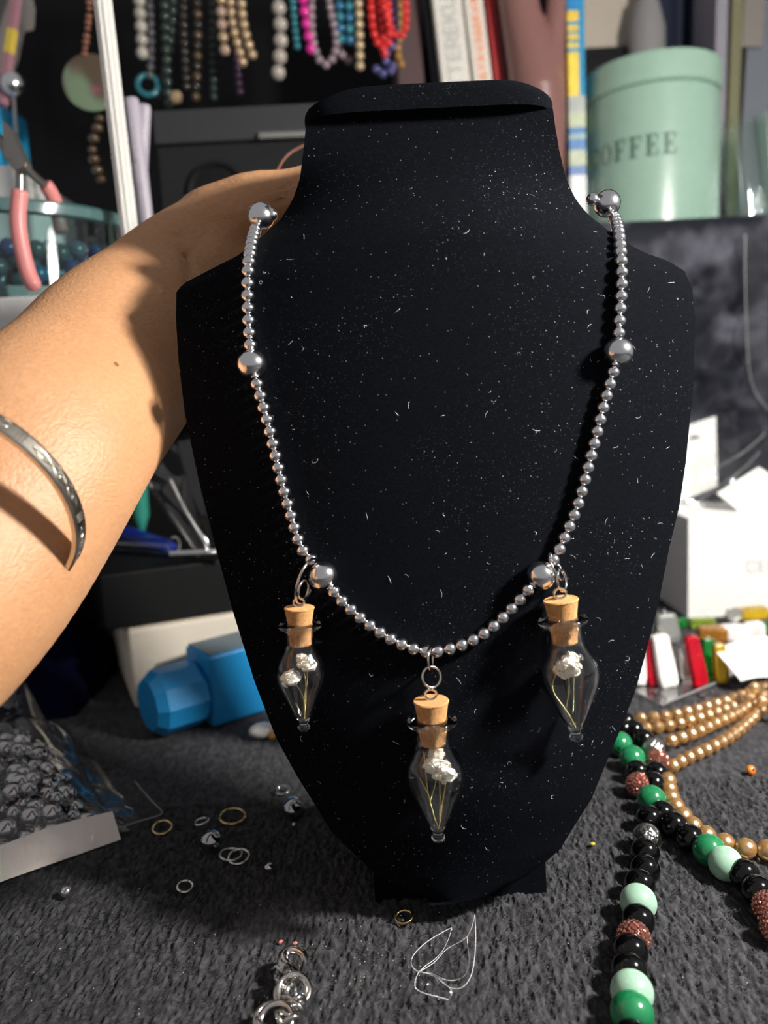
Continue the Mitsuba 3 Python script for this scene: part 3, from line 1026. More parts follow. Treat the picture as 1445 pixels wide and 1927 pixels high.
def card(px, Y, th=.0008, hole=None):
    """a flat card whose picture outline is px, standing in the plane through the depths Y"""
    p = np.array([at(x, y, d) for (x, y), d in zip(px, Y)])
    c = p.mean(0)
    u = p[1] - p[0]
    u /= np.linalg.norm(u)
    n = np.cross(u, p[2] - p[1])
    n /= np.linalg.norm(n)
    w = np.cross(n, u)
    poly = Polygon([((q - c) @ u, (q - c) @ w) for q in p])
    if hole:
        hp = [at(x, y, np.mean(Y)) for x, y in hole]
        poly = poly.difference(Polygon([((q - c) @ u, (q - c) @ w) for q in hp]))
    m = extrude(poly, th)
    return tr(m, np.stack([u, w, n], 1), c)


YP = .651
pk = thing('hanging_pack', 'white header card with a hang hole in a clear bag, propped behind the white box', 'packet')
part(pk, 'card', card([(1240, 818), (1347, 783), (1350, 915), (1240, 962)], [YP] * 4, hole=[(1293, 829), (1304, 819), (1315, 821), (1318, 825), (1306, 826)]), 'white_card', False)
part(pk, 'bag', tri(film_sheet([(1240, 800), (1386, 772), (1390, 985), (1250, 985)], [YP - .006] * 4, 18, .002, 2).reshape(-1, 3), grid_faces(18, 18)), 'film', True)
mat('frosted', (.42, .41, .42), .3, .5)
pk2 = thing('crumpled_bag', 'crumpled clear plastic bag lying on the white box', 'bag')
part(pk2, 'film', tri(film_sheet([(1300, 850), (1450, 800), (1460, 972), (1290, 974)], [.655, .655, .625, .622], 24, .004, 5).reshape(-1, 3), grid_faces(24, 24)), 'film', True)
for (x0, y0, x1, y1) in ((1350, 880, 1440, 815), (1345, 920, 1430, 850), (1290, 950, 1350, 915)):
    part(pk2, 'fold', tube(spline([at(x0, y0, .645), at((x0 + x1) / 2, (y0 + y1) / 2 + 6, .64), at(x1, y1, .65)], 12), .0005, 6), 'clear_edge', True)
thing('white_price_card', 'square white card tilted on its corner above the white box', 'card', card([(1349, 928), (1428, 879), (1500, 925), (1412, 977)], [.60, .615, .615, .598], .0012), 'white_card', False)

# coloured charms
mat('charm_white', (.80, .77, .75), .3, .5, clearcoat=.5)
for nm, c, tc in (('red', (.70, .006, .03), (1., .10, .14)), ('clear', (.60, .60, .57), (1, 1, 1)), ('green', (.015, .22, .04), (.10, .75, .2)), ('yellow', (.66, .42, .02), (1., .85, .2)), ('amber', (.48, .20, .03), (.95, .65, .25)), ('lime', (.28, .38, .04), (.75, .9, .25))):
    scene['mat_charm_' + nm] = {'type': 'blendbsdf', 'weight': .5 if nm != 'clear' else .3, 'a': {'type': 'dielectric', 'int_ior': 1.48, 'specular_transmittance': rgb(tc)},
                                'b': {'type': 'twosided', 'bsdf': {'type': 'principled', 'base_color': rgb(c), 'roughness': .15, 'specular': .6, 'clearcoat': .6}}}
CH = [(1207, 1222, 1205, 1286, 20, 'white', 'pale white charm beside the edge of the bust'), (1222, 1205, 1230, 1285, 26, 'red', 'red charm between two white charms, nearest the bust'), (1240, 1200, 1256, 1287, 38, 'white', 'tall white charm with a bent top right of the red charm'),
      (1250, 1160, 1255, 1225, 46, 'clear', 'clear rounded charm lying behind the tall white charm'), (1288, 1218, 1292, 1272, 32, 'clear', 'square clear charm between the two red charms'), (1300, 1200, 1318, 1285, 28, 'red', 'red charm leaning right of the square clear charm'),
      (1332, 1205, 1334, 1263, 26, 'green', 'dark green charm in front of the amber charms'), (1352, 1215, 1358, 1280, 26, 'yellow', 'yellow charm standing beside the dark green charm'), (1318, 1192, 1362, 1222, 36, 'amber', 'amber charm lying behind the yellow charm'),
      (1302, 1178, 1342, 1190, 24, 'lime', 'lime green charm at the back below the white box'), (1345, 1192, 1400, 1215, 36, 'white', 'white charm lying right of the amber charm'), (1375, 1156, 1385, 1192, 36, 'clear', 'clear charm leaning on the white box'),
      (1392, 1155, 1440, 1152, 30, 'yellow', 'brownish yellow charm lying on top by the white box'), (1405, 1190, 1432, 1222, 40, 'white', 'white charm behind the paper label'), (1440, 1180, 1452, 1215, 30, 'green', 'green charm at the right edge of the heap'), (1277, 1178, 1284, 1210, 28, 'green', 'small green charm behind the square clear charm')]
for i, (x0, y0, x1, y1, w, col, lab) in enumerate(CH):
    ylow = max(y0, y1)
    Y = .50 if ylow > 1258 else (.53 if ylow > 1210 else .56)
    g = gr((x0 + x1) / 2, ylow, .001)
    if ylow > 1258:
        Y = g[1]
    a, b = at(x0, y0, Y), at(x1, y1, Y - .003)
    r = pxl(w, Y) / 2
    a[2], b[2] = max(a[2], r * .8), max(b[2], r * .8 if abs(y1 - y0) < 40 else .35 * r)
    d = b - a
    L = np.linalg.norm(d)
    F = frame(d)
    k = .62
    sp = [m3.Manifold.sphere(r * .3, 14).translate([sx * r * q, sy * r * q * .7, z]) for q, z in ((.55, 0), (.72, L * .8), (.6, L)) for sx in (-1, 1) for sy in (-1, 1)]
    m = man(m3.Manifold.batch_hull(sp))
    t = thing('charm', lab, 'charm', group='coloured charms by the white box')
    part(t, 'body', tr(m, F, a), 'charm_' + col)
    part(t, 'loop', tr(torus(r * .28, r * .09, 16, 8), frame(np.cross(d, (0, 0, 1)) + [0, .001, 0], d), a - d / L * r * .3), 'steel', 60)
lt = film_sheet([(1343, 1222), (1500, 1202), (1500, 1292), (1394, 1282)], [.452, .47, .425, .432], 16, .0005, 3)
lt[..., 2] += .004 * np.sin(np.linspace(0, 3.1, 16))[None, :]
lb = thing('paper_label', 'white paper label lying over the champagne bead strands', 'label', sheet(lt, .0004), 'white_card', True)
fp = [(1180, 1294), (1245, 1327), (1400, 1263), (1500, 1225)]
fl = thing('clear_wrapper', 'flat clear plastic wrapper lying on the cloth under the charms', 'wrapper')
g0 = [gr(x, y, .0012) for x, y in fp]
back = [p + [.01, .06, 0] for p in g0]
part(fl, 'film', tri(np.array(list(zip(g0, back))).reshape(-1, 3), grid_faces(4, 2)), 'film', True)
part(fl, 'edge', tube(np.array(g0), .0006, 6), 'clear_edge', True)
scene['mat_crystal'] = {'type': 'dielectric', 'int_ior': 1.5}
for x, y, lab in [(1238, 1301, 'tiny clear bead below the red charm by the bust, the upper of two'), (1248, 1316, 'tiny clear bead at the corner of the clear wrapper, the lower of two'), (1347, 1301, 'tiny clear bead below the yellow charm, apart from the others'), (1323, 1306, 'tiny faint clear bead touching another, the one nearer the bust'), (1331, 1312, 'tiny faint clear bead touching another, the one nearer the yellow charm')]:
    thing('crystal_bead', lab, 'bead', tr(ico(.0016, 2), None, gr(x, y, .0012) + [0, 0, .0004]), 'crystal', True, group='tiny clear beads before the charms')

# ------------------------------------------------------------------ behind on the left: shelf, speaker, hanging strands
zsh = at(40, 557, .44)[2]
thing('white_riser', 'white board shelf carrying the glass bowl and the black speaker', 'shelf', tr(rbox(.56, .40, .05, .002), None, (-.34, .64, zsh - .025)), 'white_card')
thing('black_crate', 'black crate standing under the white board shelf', 'crate', tr(rbox(.50, .19, zsh - .0515, .003), None, (-.36, .75, (zsh - .0515) / 2)), 'black_card')

mat('speaker_band', (.03, .03, .033), .5, .4)
bumpy('speaker_mesh', (.012, .012, .014), lambda p, n, uv: dr.abs(dr.sin(p.x * 2200 + p.z * 1500) * dr.sin(p.x * 2200 - p.z * 1500)), .0006, .6, .4, eps=1e-4)
mat('brushed_bar', (.62, .61, .58), .35, .5, metallic=1.)
YS = .60
sl, srr = at(286, 210, YS), at(660, 190, YS)
stz, sw = sl[2], srr[0] - sl[0]
smid = at(400, 268, YS)[2]
spk = thing('speaker', 'black box speaker with a smooth upper band, a mesh front and a silver bar', 'speaker')
sx = (sl[0] + srr[0]) / 2
part(spk, 'housing', tr(rbox(sw, .09, stz - zsh - .001, .003), None, (sx, YS + .048, (stz + zsh + .001) / 2)), 'black_card')
part(spk, 'band', tr(rbox(sw, .006, stz - smid, .0015), None, (sx, YS + .001, (stz + smid) / 2)), 'speaker_band')
part(spk, 'mesh_front', tr(rbox(sw - .002, .005, smid - zsh - .004, .0015), None, (sx, YS + .003, (smid + zsh + .002) / 2)), 'speaker_mesh')
b1, b2 = at(488, 256, YS - .004), at(640, 250, YS - .004)
part(spk, 'bar', tube([b1, b2], .0026, 12), 'brushed_bar', 40, label='silver bar')
pc = at(408, 362, YS)
part(spk, 'port', tr(lathe([(0, 0), (.017, 0), (.019, .002), (.021, .002), (.021, -.002), (0, -.002)], 48), frame((0, -1, 0)), (pc[0], YS - .0005, pc[2])), 'black_card', label='dark round port')

# bead strands on a rail
YR = .72
RAIL = at(500, -95, YR)[2]
mat('rail', (.2, .2, .2), .4, .5, metallic=.8)
thing('hanging_rail', 'metal rail above the speaker from which the bead strands hang', 'rail', tube([(-.62, YR, RAIL), (.12, YR, RAIL)], .004, 14), 'rail', 40)
for p in (-.62,):
    pass
GEM = {'cream': (.46, .42, .36), 'green': (.025, .042, .033), 'teal': (.02, .17, .21), 'bronze': (.075, .045, .02), 'darkb': (.022, .018, .014), 'champagne': (.56, .40, .24), 'pinkpearl': (.42, .28, .22), 'crystal': (.40, .35, .31), 'magenta': (.72, .02, .30), 'mauve': (.27, .20, .23), 'blue': (.012, .12, .24), 'gold': (.58, .44, .26), 'redg': (.62, .02, .02), 'indigo': (.07, .07, .20), 'amberg': (.36, .18, .04), 'grey': (.10, .10, .105), 'smoke': (.13, .14, .17), 'purple': (.035, .012, .04), 'copper': (.20, .08, .045)}
for g, c in GEM.items():
    mat('gem_' + g, c, .13, .7, clearcoat=.5)
for g in ('champagne', 'gold'):
    mat('gem_' + g, GEM[g], .2, .8, metallic=.45, clearcoat=.8)
BEADS = {}


def bead_ply(r, m, sub=2, s=(1, 1, 1)):
    key = (round(r, 5), m, sub, s)
    if key not in BEADS:
        BEADS[key] = ply(ico(r, sub, s), m, smooth=True)
    return BEADS[key]




def strand(label, path, d, gem, Y=YR, hang=True, group='bead strands hanging from the rail', jit=0., gap=1.0):
    p = [at(x, y, Y) for x, y in path]
    q = spline(np.array(p), 200)
    S_ = np.r_[0, np.cumsum(np.linalg.norm(np.diff(q, axis=0), axis=1))]
    r = pxl(d, Y) / 2
    t = thing('bead_strand', label, 'bead strand', group=group)
    n = max(1, int(S_[-1] / (2 * r * gap)))
    gems = gem if isinstance(gem, (list, tuple)) else [gem]
    for i in range(n):
        s = (i + .5) * S_[-1] / n
        o = np.array([np.interp(s, S_, q[:, k]) for k in range(3)]) + rng.normal(0, 1, 3) * jit * r
        copy(t, 'bead', bead_ply(r, 'gem_' + gems[i % len(gems)]), T().translate(o.tolist()))
    e = [q[0] + [0, 0, 0]]
    if hang:
        ring = [np.array([q[0][0], YR + .0055 * math.cos(a), RAIL + .0055 * math.sin(a)]) for a in np.linspace(-1.2, 4.2, 14)]
        part(t, 'cord', cat(tube(np.vstack([ring, q[:1], q[::12]]), .0005, 5)), 'string', True)
    else:
        part(t, 'cord', tube(q[::8], .0004, 5), 'string', True)
    return t


Z = -62
strand('cream silver bead strand just right of the white rod', [(262, Z), (262, 0), (266, 60), (268, 112)], 21, ['cream', 'crystal'])
strand('short grey bead strand below the cream silver strand', [(276, Z), (284, 60), (282, 150)], 13, 'grey', Y=.74)
strand('dark green bead strand left of the dark brown strands', [(308, Z), (312, 60), (318, 205)], 17, 'green', Y=.735)
strand('second dark green bead strand behind the teal hoop', [(326, Z), (322, 60), (300, 190)], 15, 'green', Y=.75)
strand('dark brown twisted bead strand', [(345, Z), (346, 60), (352, 172)], 14, 'darkb')
strand('bronze bead strand right of the dark brown strand', [(368, Z), (372, 60), (368, 192)], 16, ['bronze', 'darkb'], Y=.73)
strand('dim grey green bead strand left of the champagne pearls', [(398, Z), (400, 60), (402, 190)], 13, 'green', Y=.76)
strand('pink pearl strand ending in a bright bead, left of the champagne pearls', [(418, Z), (416, 20), (424, 106)], 18, ['pinkpearl', 'pinkpearl', 'champagne'])
strand('champagne pearl strand in the middle of its three', [(432, Z), (436, 30), (444, 70), (459, 126)], 16, 'champagne')
strand('champagne pearl strand at the right of its three', [(452, Z), (456, 28), (464, 70), (478, 112)], 16, 'champagne', Y=.715)
strand('dim purple bead strand behind the champagne pearls', [(440, Z), (442, 60), (452, 180)], 13, 'purple', Y=.755)
strand('faceted crystal bead strand between the champagne pearls and the teal strand', [(518, Z), (524, 10), (528, 70), (522, 152)], 25, 'crystal')
strand('slim teal bead strand left of the magenta strand', [(548, Z), (552, 20), (560, 94)], 12, 'teal')
strand('bright magenta bead strand beside the slim teal strand', [(562, Z), (570, 0), (578, 52), (588, 104)], 18, 'magenta')
strand('mauve bead loop to the right of the magenta strand', [(588, Z), (586, 20), (592, 90), (612, 122), (632, 92), (622, 20), (614, Z)], 14, 'mauve')
strand('slim mauve bead strand curling under the teal blue strands', [(640, Z), (634, 60), (648, 110), (664, 114)], 14, 'mauve', Y=.735)
strand('teal blue faceted bead strand, left of its pair', [(636, Z), (638, 0), (642, 84)], 16, ['teal', 'blue'])
strand('teal blue faceted bead strand, right of its pair', [(655, Z), (656, 0), (658, 86)], 16, ['blue', 'teal'])
strand('golden pearl strand left of the red strands', [(672, Z), (674, 0), (676, 60), (677, 134)], 16, 'gold')
strand('red bead loop nearest the golden pearl strand', [(694, Z), (698, 10), (706, 70), (722, 92), (733, 66), (722, 10), (716, Z)], 14, 'redg')
strand('red bead loop at the right of the strands', [(726, Z), (730, 0), (740, 62), (756, 66), (764, 30), (756, Z)], 13, 'redg', Y=.73)
strand('red bead strand inside the red loops', [(708, Z), (716, 20), (724, 110)], 13, 'redg', Y=.74)
strand('indigo bead strand ending under the red loops', [(706, 122), (712, 138), (728, 136), (744, 128), (726, 116), (728, 98), (740, 84), (738, Z)][::-1], 15, 'indigo', Y=.745)
strand('amber bead strand at the right of the indigo beads', [(752, Z), (750, 80), (748, 100), (758, 128)], 13, 'amberg', Y=.755)
hoop = at(278, 160, .74)
thing('teal_hoop', 'dark teal hoop hanging between the white rod and the green strand', 'hoop', tr(torus(pxl(17, .74), .0022, 40, 10), frame((.2, -1, .1)), hoop), 'gem_teal', 60)
gb = at(331, 183, .715)
thing('gold_bead', 'ribbed gold bead hanging beside the dark brown strands', 'bead', tr(lathe([(0, -.005), (.003, -.0045), (.0055, 0), (.003, .0045), (0, .005)], 12), frame((.6, .2, .6)), gb), 'gem_champagne', 25)

# white rod, pens
mat('white_plastic', (.72, .70, .66), .3, .5)
mat('pen_lilac', (.40, .36, .42), .35, .5)
mat('pen_rose', (.55, .30, .36), .35, .5)
r0, r1 = at(246, 455, .49), at(186, -60, .49)
d = (r1 - r0) / np.linalg.norm(r1 - r0)
r0 = r0 + d * (zsh + .0005 - r0[2]) / d[2]
an = np.linspace(0, 2 * math.pi, 49)[:-1]
fl_ = Polygon([(.0047 * (1 + .09 * math.cos(10 * a)) * math.cos(a), .0047 * (1 + .09 * math.cos(10 * a)) * math.sin(a)) for a in an])
rod = thing('white_rod', 'white ribbed plastic rod standing on the white board shelf', 'rod')
part(rod, 'shaft', tr(extrude(fl_, np.linalg.norm(r1 - r0)), frame(d), r0), 'white_plastic', 40)
part(rod, 'collar', tr(lathe([(.0, 0), (.0054, 0), (.0056, .001), (.0056, .006), (.005, .007), (0, .007)], 40), frame(d), r0), 'white_plastic')


def pen(label, a, b, Y, r, m, clip=True, name='pen', z0=None, Y2=None):
    p, q = at(*a, Y), at(*b, Y2 or Y)
    d = (q - p) / np.linalg.norm(q - p)
    if z0 is not None:
        p = p + d * (z0 - p[2]) / d[2]
    L = np.linalg.norm(q - p)
    F = frame(d)
    t = thing(name, label, 'pen')
    part(t, 'barrel', tr(lathe([(0, 0), (r * .35, .0), (r * .55, .004), (r, .012), (r, L * .6), (r * 1.06, L * .6 + .0005), (r * 1.06, L - .002), (r * .9, L), (0, L)], 28), F, p), m)
    if clip:
        part(t, 'clip', tr(rbox(.003, .0012, .036, .0005), F, p + d * (L - .02) + F[:, 1] * -(r * 1.1 + .001)), m)
    return t


pen('lilac grey pen standing right of the white rod', (276, 420), (247, 186), .525, .0044, 'pen_lilac', z0=zsh + .0005)
pen('pale rose pen standing behind the lilac grey pen', (262, 400), (272, 198), .54, .0038, 'pen_lilac', z0=zsh + .0005)

# glass bowl of beads
YBW = .535
bcx, RBW = at(18, 470, YBW)[0], .082
zr = at(60, 366, YBW - RBW)[2]
bh = zr - zsh - .001
bowl = thing('glass_bowl', 'dark teal glass bowl full of small beads on the white board shelf', 'bowl',
             tr(tri(*(lambda P, n: (np.stack([P[:, None, 0] * np.cos(np.arange(n) * 2 * math.pi / n), P[:, None, 0] * np.sin(np.arange(n) * 2 * math.pi / n), np.broadcast_to(P[:, None, 1], (len(P), n))], -1).reshape(-1, 3), grid_faces(len(P), n, True)))(np.array([(0., .0), (RBW - .008, .0), (RBW, .006), (RBW, bh)]), 72)), None, (bcx, YBW, zsh + .001)), 'teal_glass', 40)
mat('teal_rim', (.06, .13, .13), .12, .7, clearcoat=.6)
part(bowl, 'rim', tr(lathe([(RBW - .002, bh - .007), (RBW + .0022, bh - .006), (RBW + .0026, bh - .001), (RBW, bh + .0012), (RBW - .002, bh - .001)], 90, closed=True), None, (bcx, YBW, zsh + .001)), 'teal_rim', 40)
part(bowl, 'base', tr(lathe([(0, 0), (RBW - .005, 0), (RBW + .001, .001), (RBW + .001, .008), (0, .008)], 72), None, (bcx, YBW, zsh + .0005)), 'teal_rim', 40)
GB = [('slate blue', 'indigo'), ('dark grey', 'grey'), ('smoky', 'smoke'), ('pale crystal', 'crystal'), ('deep blue', 'blue')]
cnt = 0
for k in range(6000):
    a = rng.uniform(-2.7, -.1)
    z = rng.uniform(0, 1)
    R_ = (RBW - .009) * (rng.uniform(.86, 1) if rng.random() < .7 else rng.uniform(.2, .9))
    o = np.array([bcx + R_ * math.cos(a), YBW + R_ * math.sin(a), zsh + .013 + z * (bh - .026)])
    if z > .75 + .25 * meshkit.noise(np.array([a * 2, 1., 1.])) or any(np.linalg.norm(o - c) < .0092 for c in BOWLED) if k else False:
        continue
    if k == 0:
        BOWLED = []
    BOWLED.append(o)
    nm, gm = GB[int(rng.choice(5, p=[.27, .25, .30, .08, .10]))]
    b = thing('loose_bead', nm + ' bead inside the teal glass bowl', 'bead', group='beads in the teal glass bowl')
    scene[b] = {**bead_ply(.0052 if nm != 'pale crystal' else .0042, 'gem_' + gm), 'to_world': T().translate(o.tolist())}
    cnt += 1
    if cnt >= 250:
        break

# pliers on the bowl's rim
mat('grip_pink', (.66, .23, .22), .38, .5)
mat('plier_steel', (.30, .28, .26), .35, .5, metallic=.9)
YPn = YBW - RBW - .012
pl = thing('pliers', 'pliers with pink grips straddling the rim of the teal glass bowl', 'pliers')
q = lambda x, y, d=0.: at(x, y, YPn + d)
part(pl, 'grip', tube(spline(np.array([q(38, 358), q(34, 400), q(36, 440), q(46, 490), q(56, 522), q(68, 546)]), 40), np.r_[.0034, np.full(37, .0042), .0036, .002], 18), 'grip_pink', 40, label='pink grip outside the bowl')
part(pl, 'grip', tube(spline(np.array([q(84, 346, .03), q(100, 372, .035), q(110, 410, .04), q(116, 440, .04)]), 30), np.r_[.0034, np.full(28, .004), .002], 18), 'grip_pink', 40, label='pink grip inside the bowl')
part(pl, 'shank', tube(spline(np.array([q(36, 300), q(38, 330), q(38, 362)]), 12), .0022, 12), 'plier_steel', 40)
part(pl, 'shank', tube(spline(np.array([q(34, 302, .002), q(58, 326, .012), q(86, 350, .03)]), 12), .0022, 12), 'plier_steel', 40)


def jaw(pts, th, dy):
    poly = Polygon([(at(x, y, YPn)[0], at(x, y, YPn)[2]) for x, y in pts]).buffer(-.0005).buffer(.0005)
    m = extrude(poly, th)
    v = m.vertices
    m.vertices = np.stack([v[:, 0], YPn + dy + v[:, 2], v[:, 1]], 1)
    m.fix_normals()
    return m


part(pl, 'jaw', jaw([(14, 232), (30, 250), (42, 278), (58, 310), (60, 326), (46, 330), (18, 300), (16, 270)], .007, -.006), 'plier_steel', 30)
part(pl, 'jaw', jaw([(-12, 240), (2, 262), (14, 284), (40, 312), (34, 326), (18, 312), (4, 290), (-10, 268)], .007, .0015), 'plier_steel', 30)
part(pl, 'pivot', tr(lathe([(0, 0), (.003, 0), (.0035, .001), (.0035, .003), (0, .0035)], 24), frame((0, -1, 0)), at(36, 308, YPn - .006)), 'plier_steel')

# blue cup on a white carton, pencil and tag in it
YC = .68
zc = at(0, 316, YC - .05)[2]
thing('white_carton', 'small white carton under the bright blue cup at the left edge', 'box', tr(rbox(.16, .12, zc - zsh - .002, .002), None, (at(26, 330, YC - .06)[0] - .08, YC, (zc + zsh) / 2)), 'white_card')
mat('cup_blue', (.02, .30, .55), .3, .5)
rc_ = pxl(105, YC - .05)
bcup = at(-62, 240, YC)
hc = at(0, 176, YC - .05)[2] - zc
thing('blue_cup', 'bright blue plastic cup holding a pencil at the left edge', 'cup', tr(lathe([(0, 0), (rc_ * .96, 0), (rc_, .003), (rc_, hc), (rc_ - .002, hc), (rc_ - .0025, .004), (0, .004)], 72), None, (bcup[0], YC, zc + .0002)), 'cup_blue', 30)
mat('pencil_yellow', (.55, .40, .05), .4, .5)
mat('pencil_pink', (.30, .14, .17), .4, .5)
mat('tag_grey', (.20, .18, .17), .6, .3)
pcl = thing('pencil', 'yellow and pink pencil leaning in the blue cup', 'pencil')
pa, pb = at(6, 186, YC - .05), at(36, -40, YC - .03)
pd = (pb - pa) / np.linalg.norm(pb - pa)
La = np.linalg.norm(pb - pa)
for nm, a, b, m in (('shaft', -.06, .36, 'pencil_pink'), ('band', .36, .56, 'pencil_yellow'), ('shaft', .56, 1.0, 'pencil_pink')):
    part(pcl, nm, tube([pa + pd * La * a, pa + pd * La * b], .0045, 6), m, False)
sb_ = at(24, 158, YC - .055)
thing('silver_ball', 'round shiny silver ball on a stick in the blue cup', 'ball', cat(tr(ico(.0085, 3), None, sb_), tube([sb_, sb_ + [-.01, .02, -.05]], .0015, 8)), 'silver_bead', 50)
tg_ = Polygon([(at(x, y, YC)[0], at(x, y, YC)[2]) for x, y in [(-60, -60), (44, -60), (58, -20), (70, 30), (68, 62), (50, 66), (40, 120), (20, 175), (-60, 175)]]).buffer(.003)
m = extrude(tg_, .0015)
v = m.vertices
m.vertices = np.stack([v[:, 0], YC - .012 + v[:, 2], v[:, 1]], 1)
m.fix_normals()
thing('grey_card', 'grey rounded card standing in the blue cup behind the pencil', 'card', m, 'tag_grey', False)

# copper strand with a shell disc
YD = .60
sd = thing('shell_pendant', 'round iridescent shell disc on a copper chain hanging left of the white rod', 'pendant')
shell = lambda p, n, uv: mix(mix((.07, .045, .025), (.14, .20, .12), smoothstep(.35, .7, fbm(p.x * 60, p.z * 45, 2., 2))), (.40, .04, .16), smoothstep(.62, .78, fbm(p.x * 40 + 7, p.z * 40, 5., 2)))
scene['mat_shell'] = {'type': 'twosided', 'bsdf': {'type': 'principled', 'base_color': proc(shell), 'roughness': .2, 'specular': .6, 'clearcoat': .8}}
dc = at(172, 155, YD)
part(sd, 'disc', tr(lathe([(0, -.0015), (.017, -.0012), (.0195, 0), (.017, .0012), (0, .0015)], 64), frame((.15, -1, .05)), dc), 'shell', 40)
for path, dd, gm in (([(164, -62), (168, 10), (164, 60), (158, 108)], 13, 'copper'), ([(188, 214), (186, 232), (176, 262), (174, 285), (182, 318), (194, 346)], 20, 'bronze')):
    qq = spline(np.array([at(x, y, YD) for x, y in path]), 60)
    L_ = np.linalg.norm(np.diff(qq, axis=0), axis=1).sum()
    n = int(L_ / pxl(dd * .8, YD))
    for i in range(n):
        o = qq[min(59, int((i + .5) / n * 60))]
        copy(sd, 'bead', bead_ply(pxl(dd, YD) / 2 * (1 if i % 3 else .8), 'gem_' + gm, 2, (1, 1, .75)), T().translate(o.tolist()))
strand('copper bead strand hanging over the rim into the teal glass bowl', [(206, 408), (196, 430), (182, 446), (166, 462)], 19, ['copper', 'bronze'], Y=YBW - .03, hang=False, group=None)

# boxes at the lower left
mat('box_beige', (.70, .62, .51), .6, .3)
mat('bottle_blue', (.015, .27, .62), .35, .5)
mat('bottle_top', (.16, .20, .23), .5, .4)
YAWB = math.radians(24)
ca, sa_ = math.cos(YAWB), math.sin(YAWB)
Rb = yaw(YAWB)


def corner_box(cx, cy, z0, ytop, w, dpt, m, name, label, r=.002):
    g = gr(cx, cy, z0)
    zt_ = at(cx - 20, ytop, g[1])[2]
    h = zt_ - z0
    c = g + Rb @ np.array([w / 2, dpt / 2, 0])
    thing(name, label, 'box', tr(rbox(w, dpt, h - .0006, r), Rb, [c[0], c[1], z0 + h / 2]), m)
    return zt_, g


zt1, gB = corner_box(255, 1336, .0, 1187, .19, .11, 'box_beige', 'beige_carton', 'beige box lying under the black box behind the blue bottle')
zt2, gK = corner_box(196, 1190, zt1, 1082, .21, .12, 'black_card', 'black_box', 'black box stacked on the beige box left of the bust')
g1, g2 = gr(402, 1372), gr(506, 1338)
yb2 = math.atan2(g2[1] - g1[1], g2[0] - g1[0])
Rbt = yaw(yb2)
hb = at(392, 1236, g1[1])[2]
bt = thing('blue_bottle', 'blue square bottle with a faceted cap lying on the cloth before the beige box', 'bottle')
Wb = .075
part(bt, 'body', tr(rbox(Wb, hb * .72, hb, .0025), Rbt, g1 + Rbt @ np.array([Wb / 2, hb * .36, hb / 2])), 'bottle_blue')
part(bt, 'label_panel', tr(rbox(Wb - .004, hb * .68, .0006, .0002), Rbt, g1 + Rbt @ np.array([Wb / 2, hb * .36, hb + .0002])), 'bottle_top', label='dull grey upper side')
rcp = hb * .44
wcap = pxl(100, .44)
capm = lathe([(0, 0), (rcp * .78, 0), (rcp, wcap * .18), (rcp, wcap * .92), (rcp * .9, wcap), (0, wcap)], 10)
part(bt, 'cap', tr(capm, Rbt @ frame((1, 0, 0)), g1 + Rbt @ np.array([-wcap - .001, hb * .36, rcp])), 'bottle_blue', 20)
part(bt, 'neck', tr(lathe([(0, 0), (rcp * .7, 0), (rcp * .7, .003), (0, .003)], 30), Rbt @ frame((1, 0, 0)), g1 + Rbt @ np.array([-.0018, hb * .36, rcp])), 'bottle_top', 30)
pw = gr(494, 1374, .004)
thing('white_capsule', 'small white oval piece lying before the blue bottle', 'capsule', tr(ico(1, 3, (pxl(26, .42), .005, .004)), yaw(.2), pw), 'white_plastic', True)
thing('amber_chip', 'small amber bead lying beside the white oval piece', 'bead', tr(ico(.0025, 2), None, gr(512, 1384, .002)), 'gem_amberg', True)
# things on the black box
zk = zt2 + .0006
mat('pen_blue', (.008, .022, .22), .35, .5)
mat('pen_teal', (.03, .26, .20), .4, .5)
mat('smoke_plastic', (.10, .095, .09), .2, .6)
pen('dark blue pen lying on the black box', (150, 975), (322, 1034), .57, .0055, 'pen_blue', clip=False, Y2=.52)
tt = thing('clear_tube', 'clear plastic tube lying beside the blue pen on the black box', 'tube')
ta, tb = at(120, 1000, .54), at(330, 1056, .50)
ta[2], tb[2] = zk + .006, zk + .006
part(tt, 'wall', tri(tube([ta, tb], .0055, 24).vertices[:48], grid_faces(2, 24, True)), 'film', True)
part(tt, 'end_ring', tr(torus(.0055, .0005, 24, 8), frame(tb - ta), tb), 'clear_edge', 60)
part(tt, 'end_ring', tr(torus(.0055, .0005, 24, 8), frame(tb - ta), ta), 'clear_edge', 60)
tp = at(266, 990, .60)
pen('teal green pen standing behind the black box, tip down', (267, 1000), (258, 850), .60, .0060, 'pen_teal', clip=False)
cs = thing('clear_case', 'open clear plastic case with bright edges standing on the black box', 'plastic case')
YCS = .47
cpts = [(276, 905), (310, 955), (345, 1005), (372, 1046)]
part(cs, 'lid', tri(film_sheet([(330, 830), (440, 820), (440, 1040), (392, 1040)], [.48, .48, .47, .47], 12, .003, 9).reshape(-1, 3), grid_faces(12, 12)), 'film', True)
part(cs, 'side', tri(film_sheet([(276, 905), (330, 835), (392, 1040), (372, 1046)], [.50, .48, .47, .47], 12, .002, 10).reshape(-1, 3), grid_faces(12, 12)), 'film', True)
part(cs, 'edge', tube(spline(np.array([at(x, y, YCS + .02) for x, y in cpts]), 24), .0016, 10), 'smoke_plastic', True)
part(cs, 'edge', tube(spline(np.array([at(x, y, YCS + .01) for x, y in [(318, 900), (345, 955), (372, 1000), (392, 1030)]]), 24), .0018, 10), 'smoke_plastic', True)
part(cs, 'hinge', tube([at(320, 1042, YCS), at(440, 1036, YCS)], .0016, 10), 'clear_edge', True)
mat('navy_fleece', (.0025, .004, .018), .95, .05)


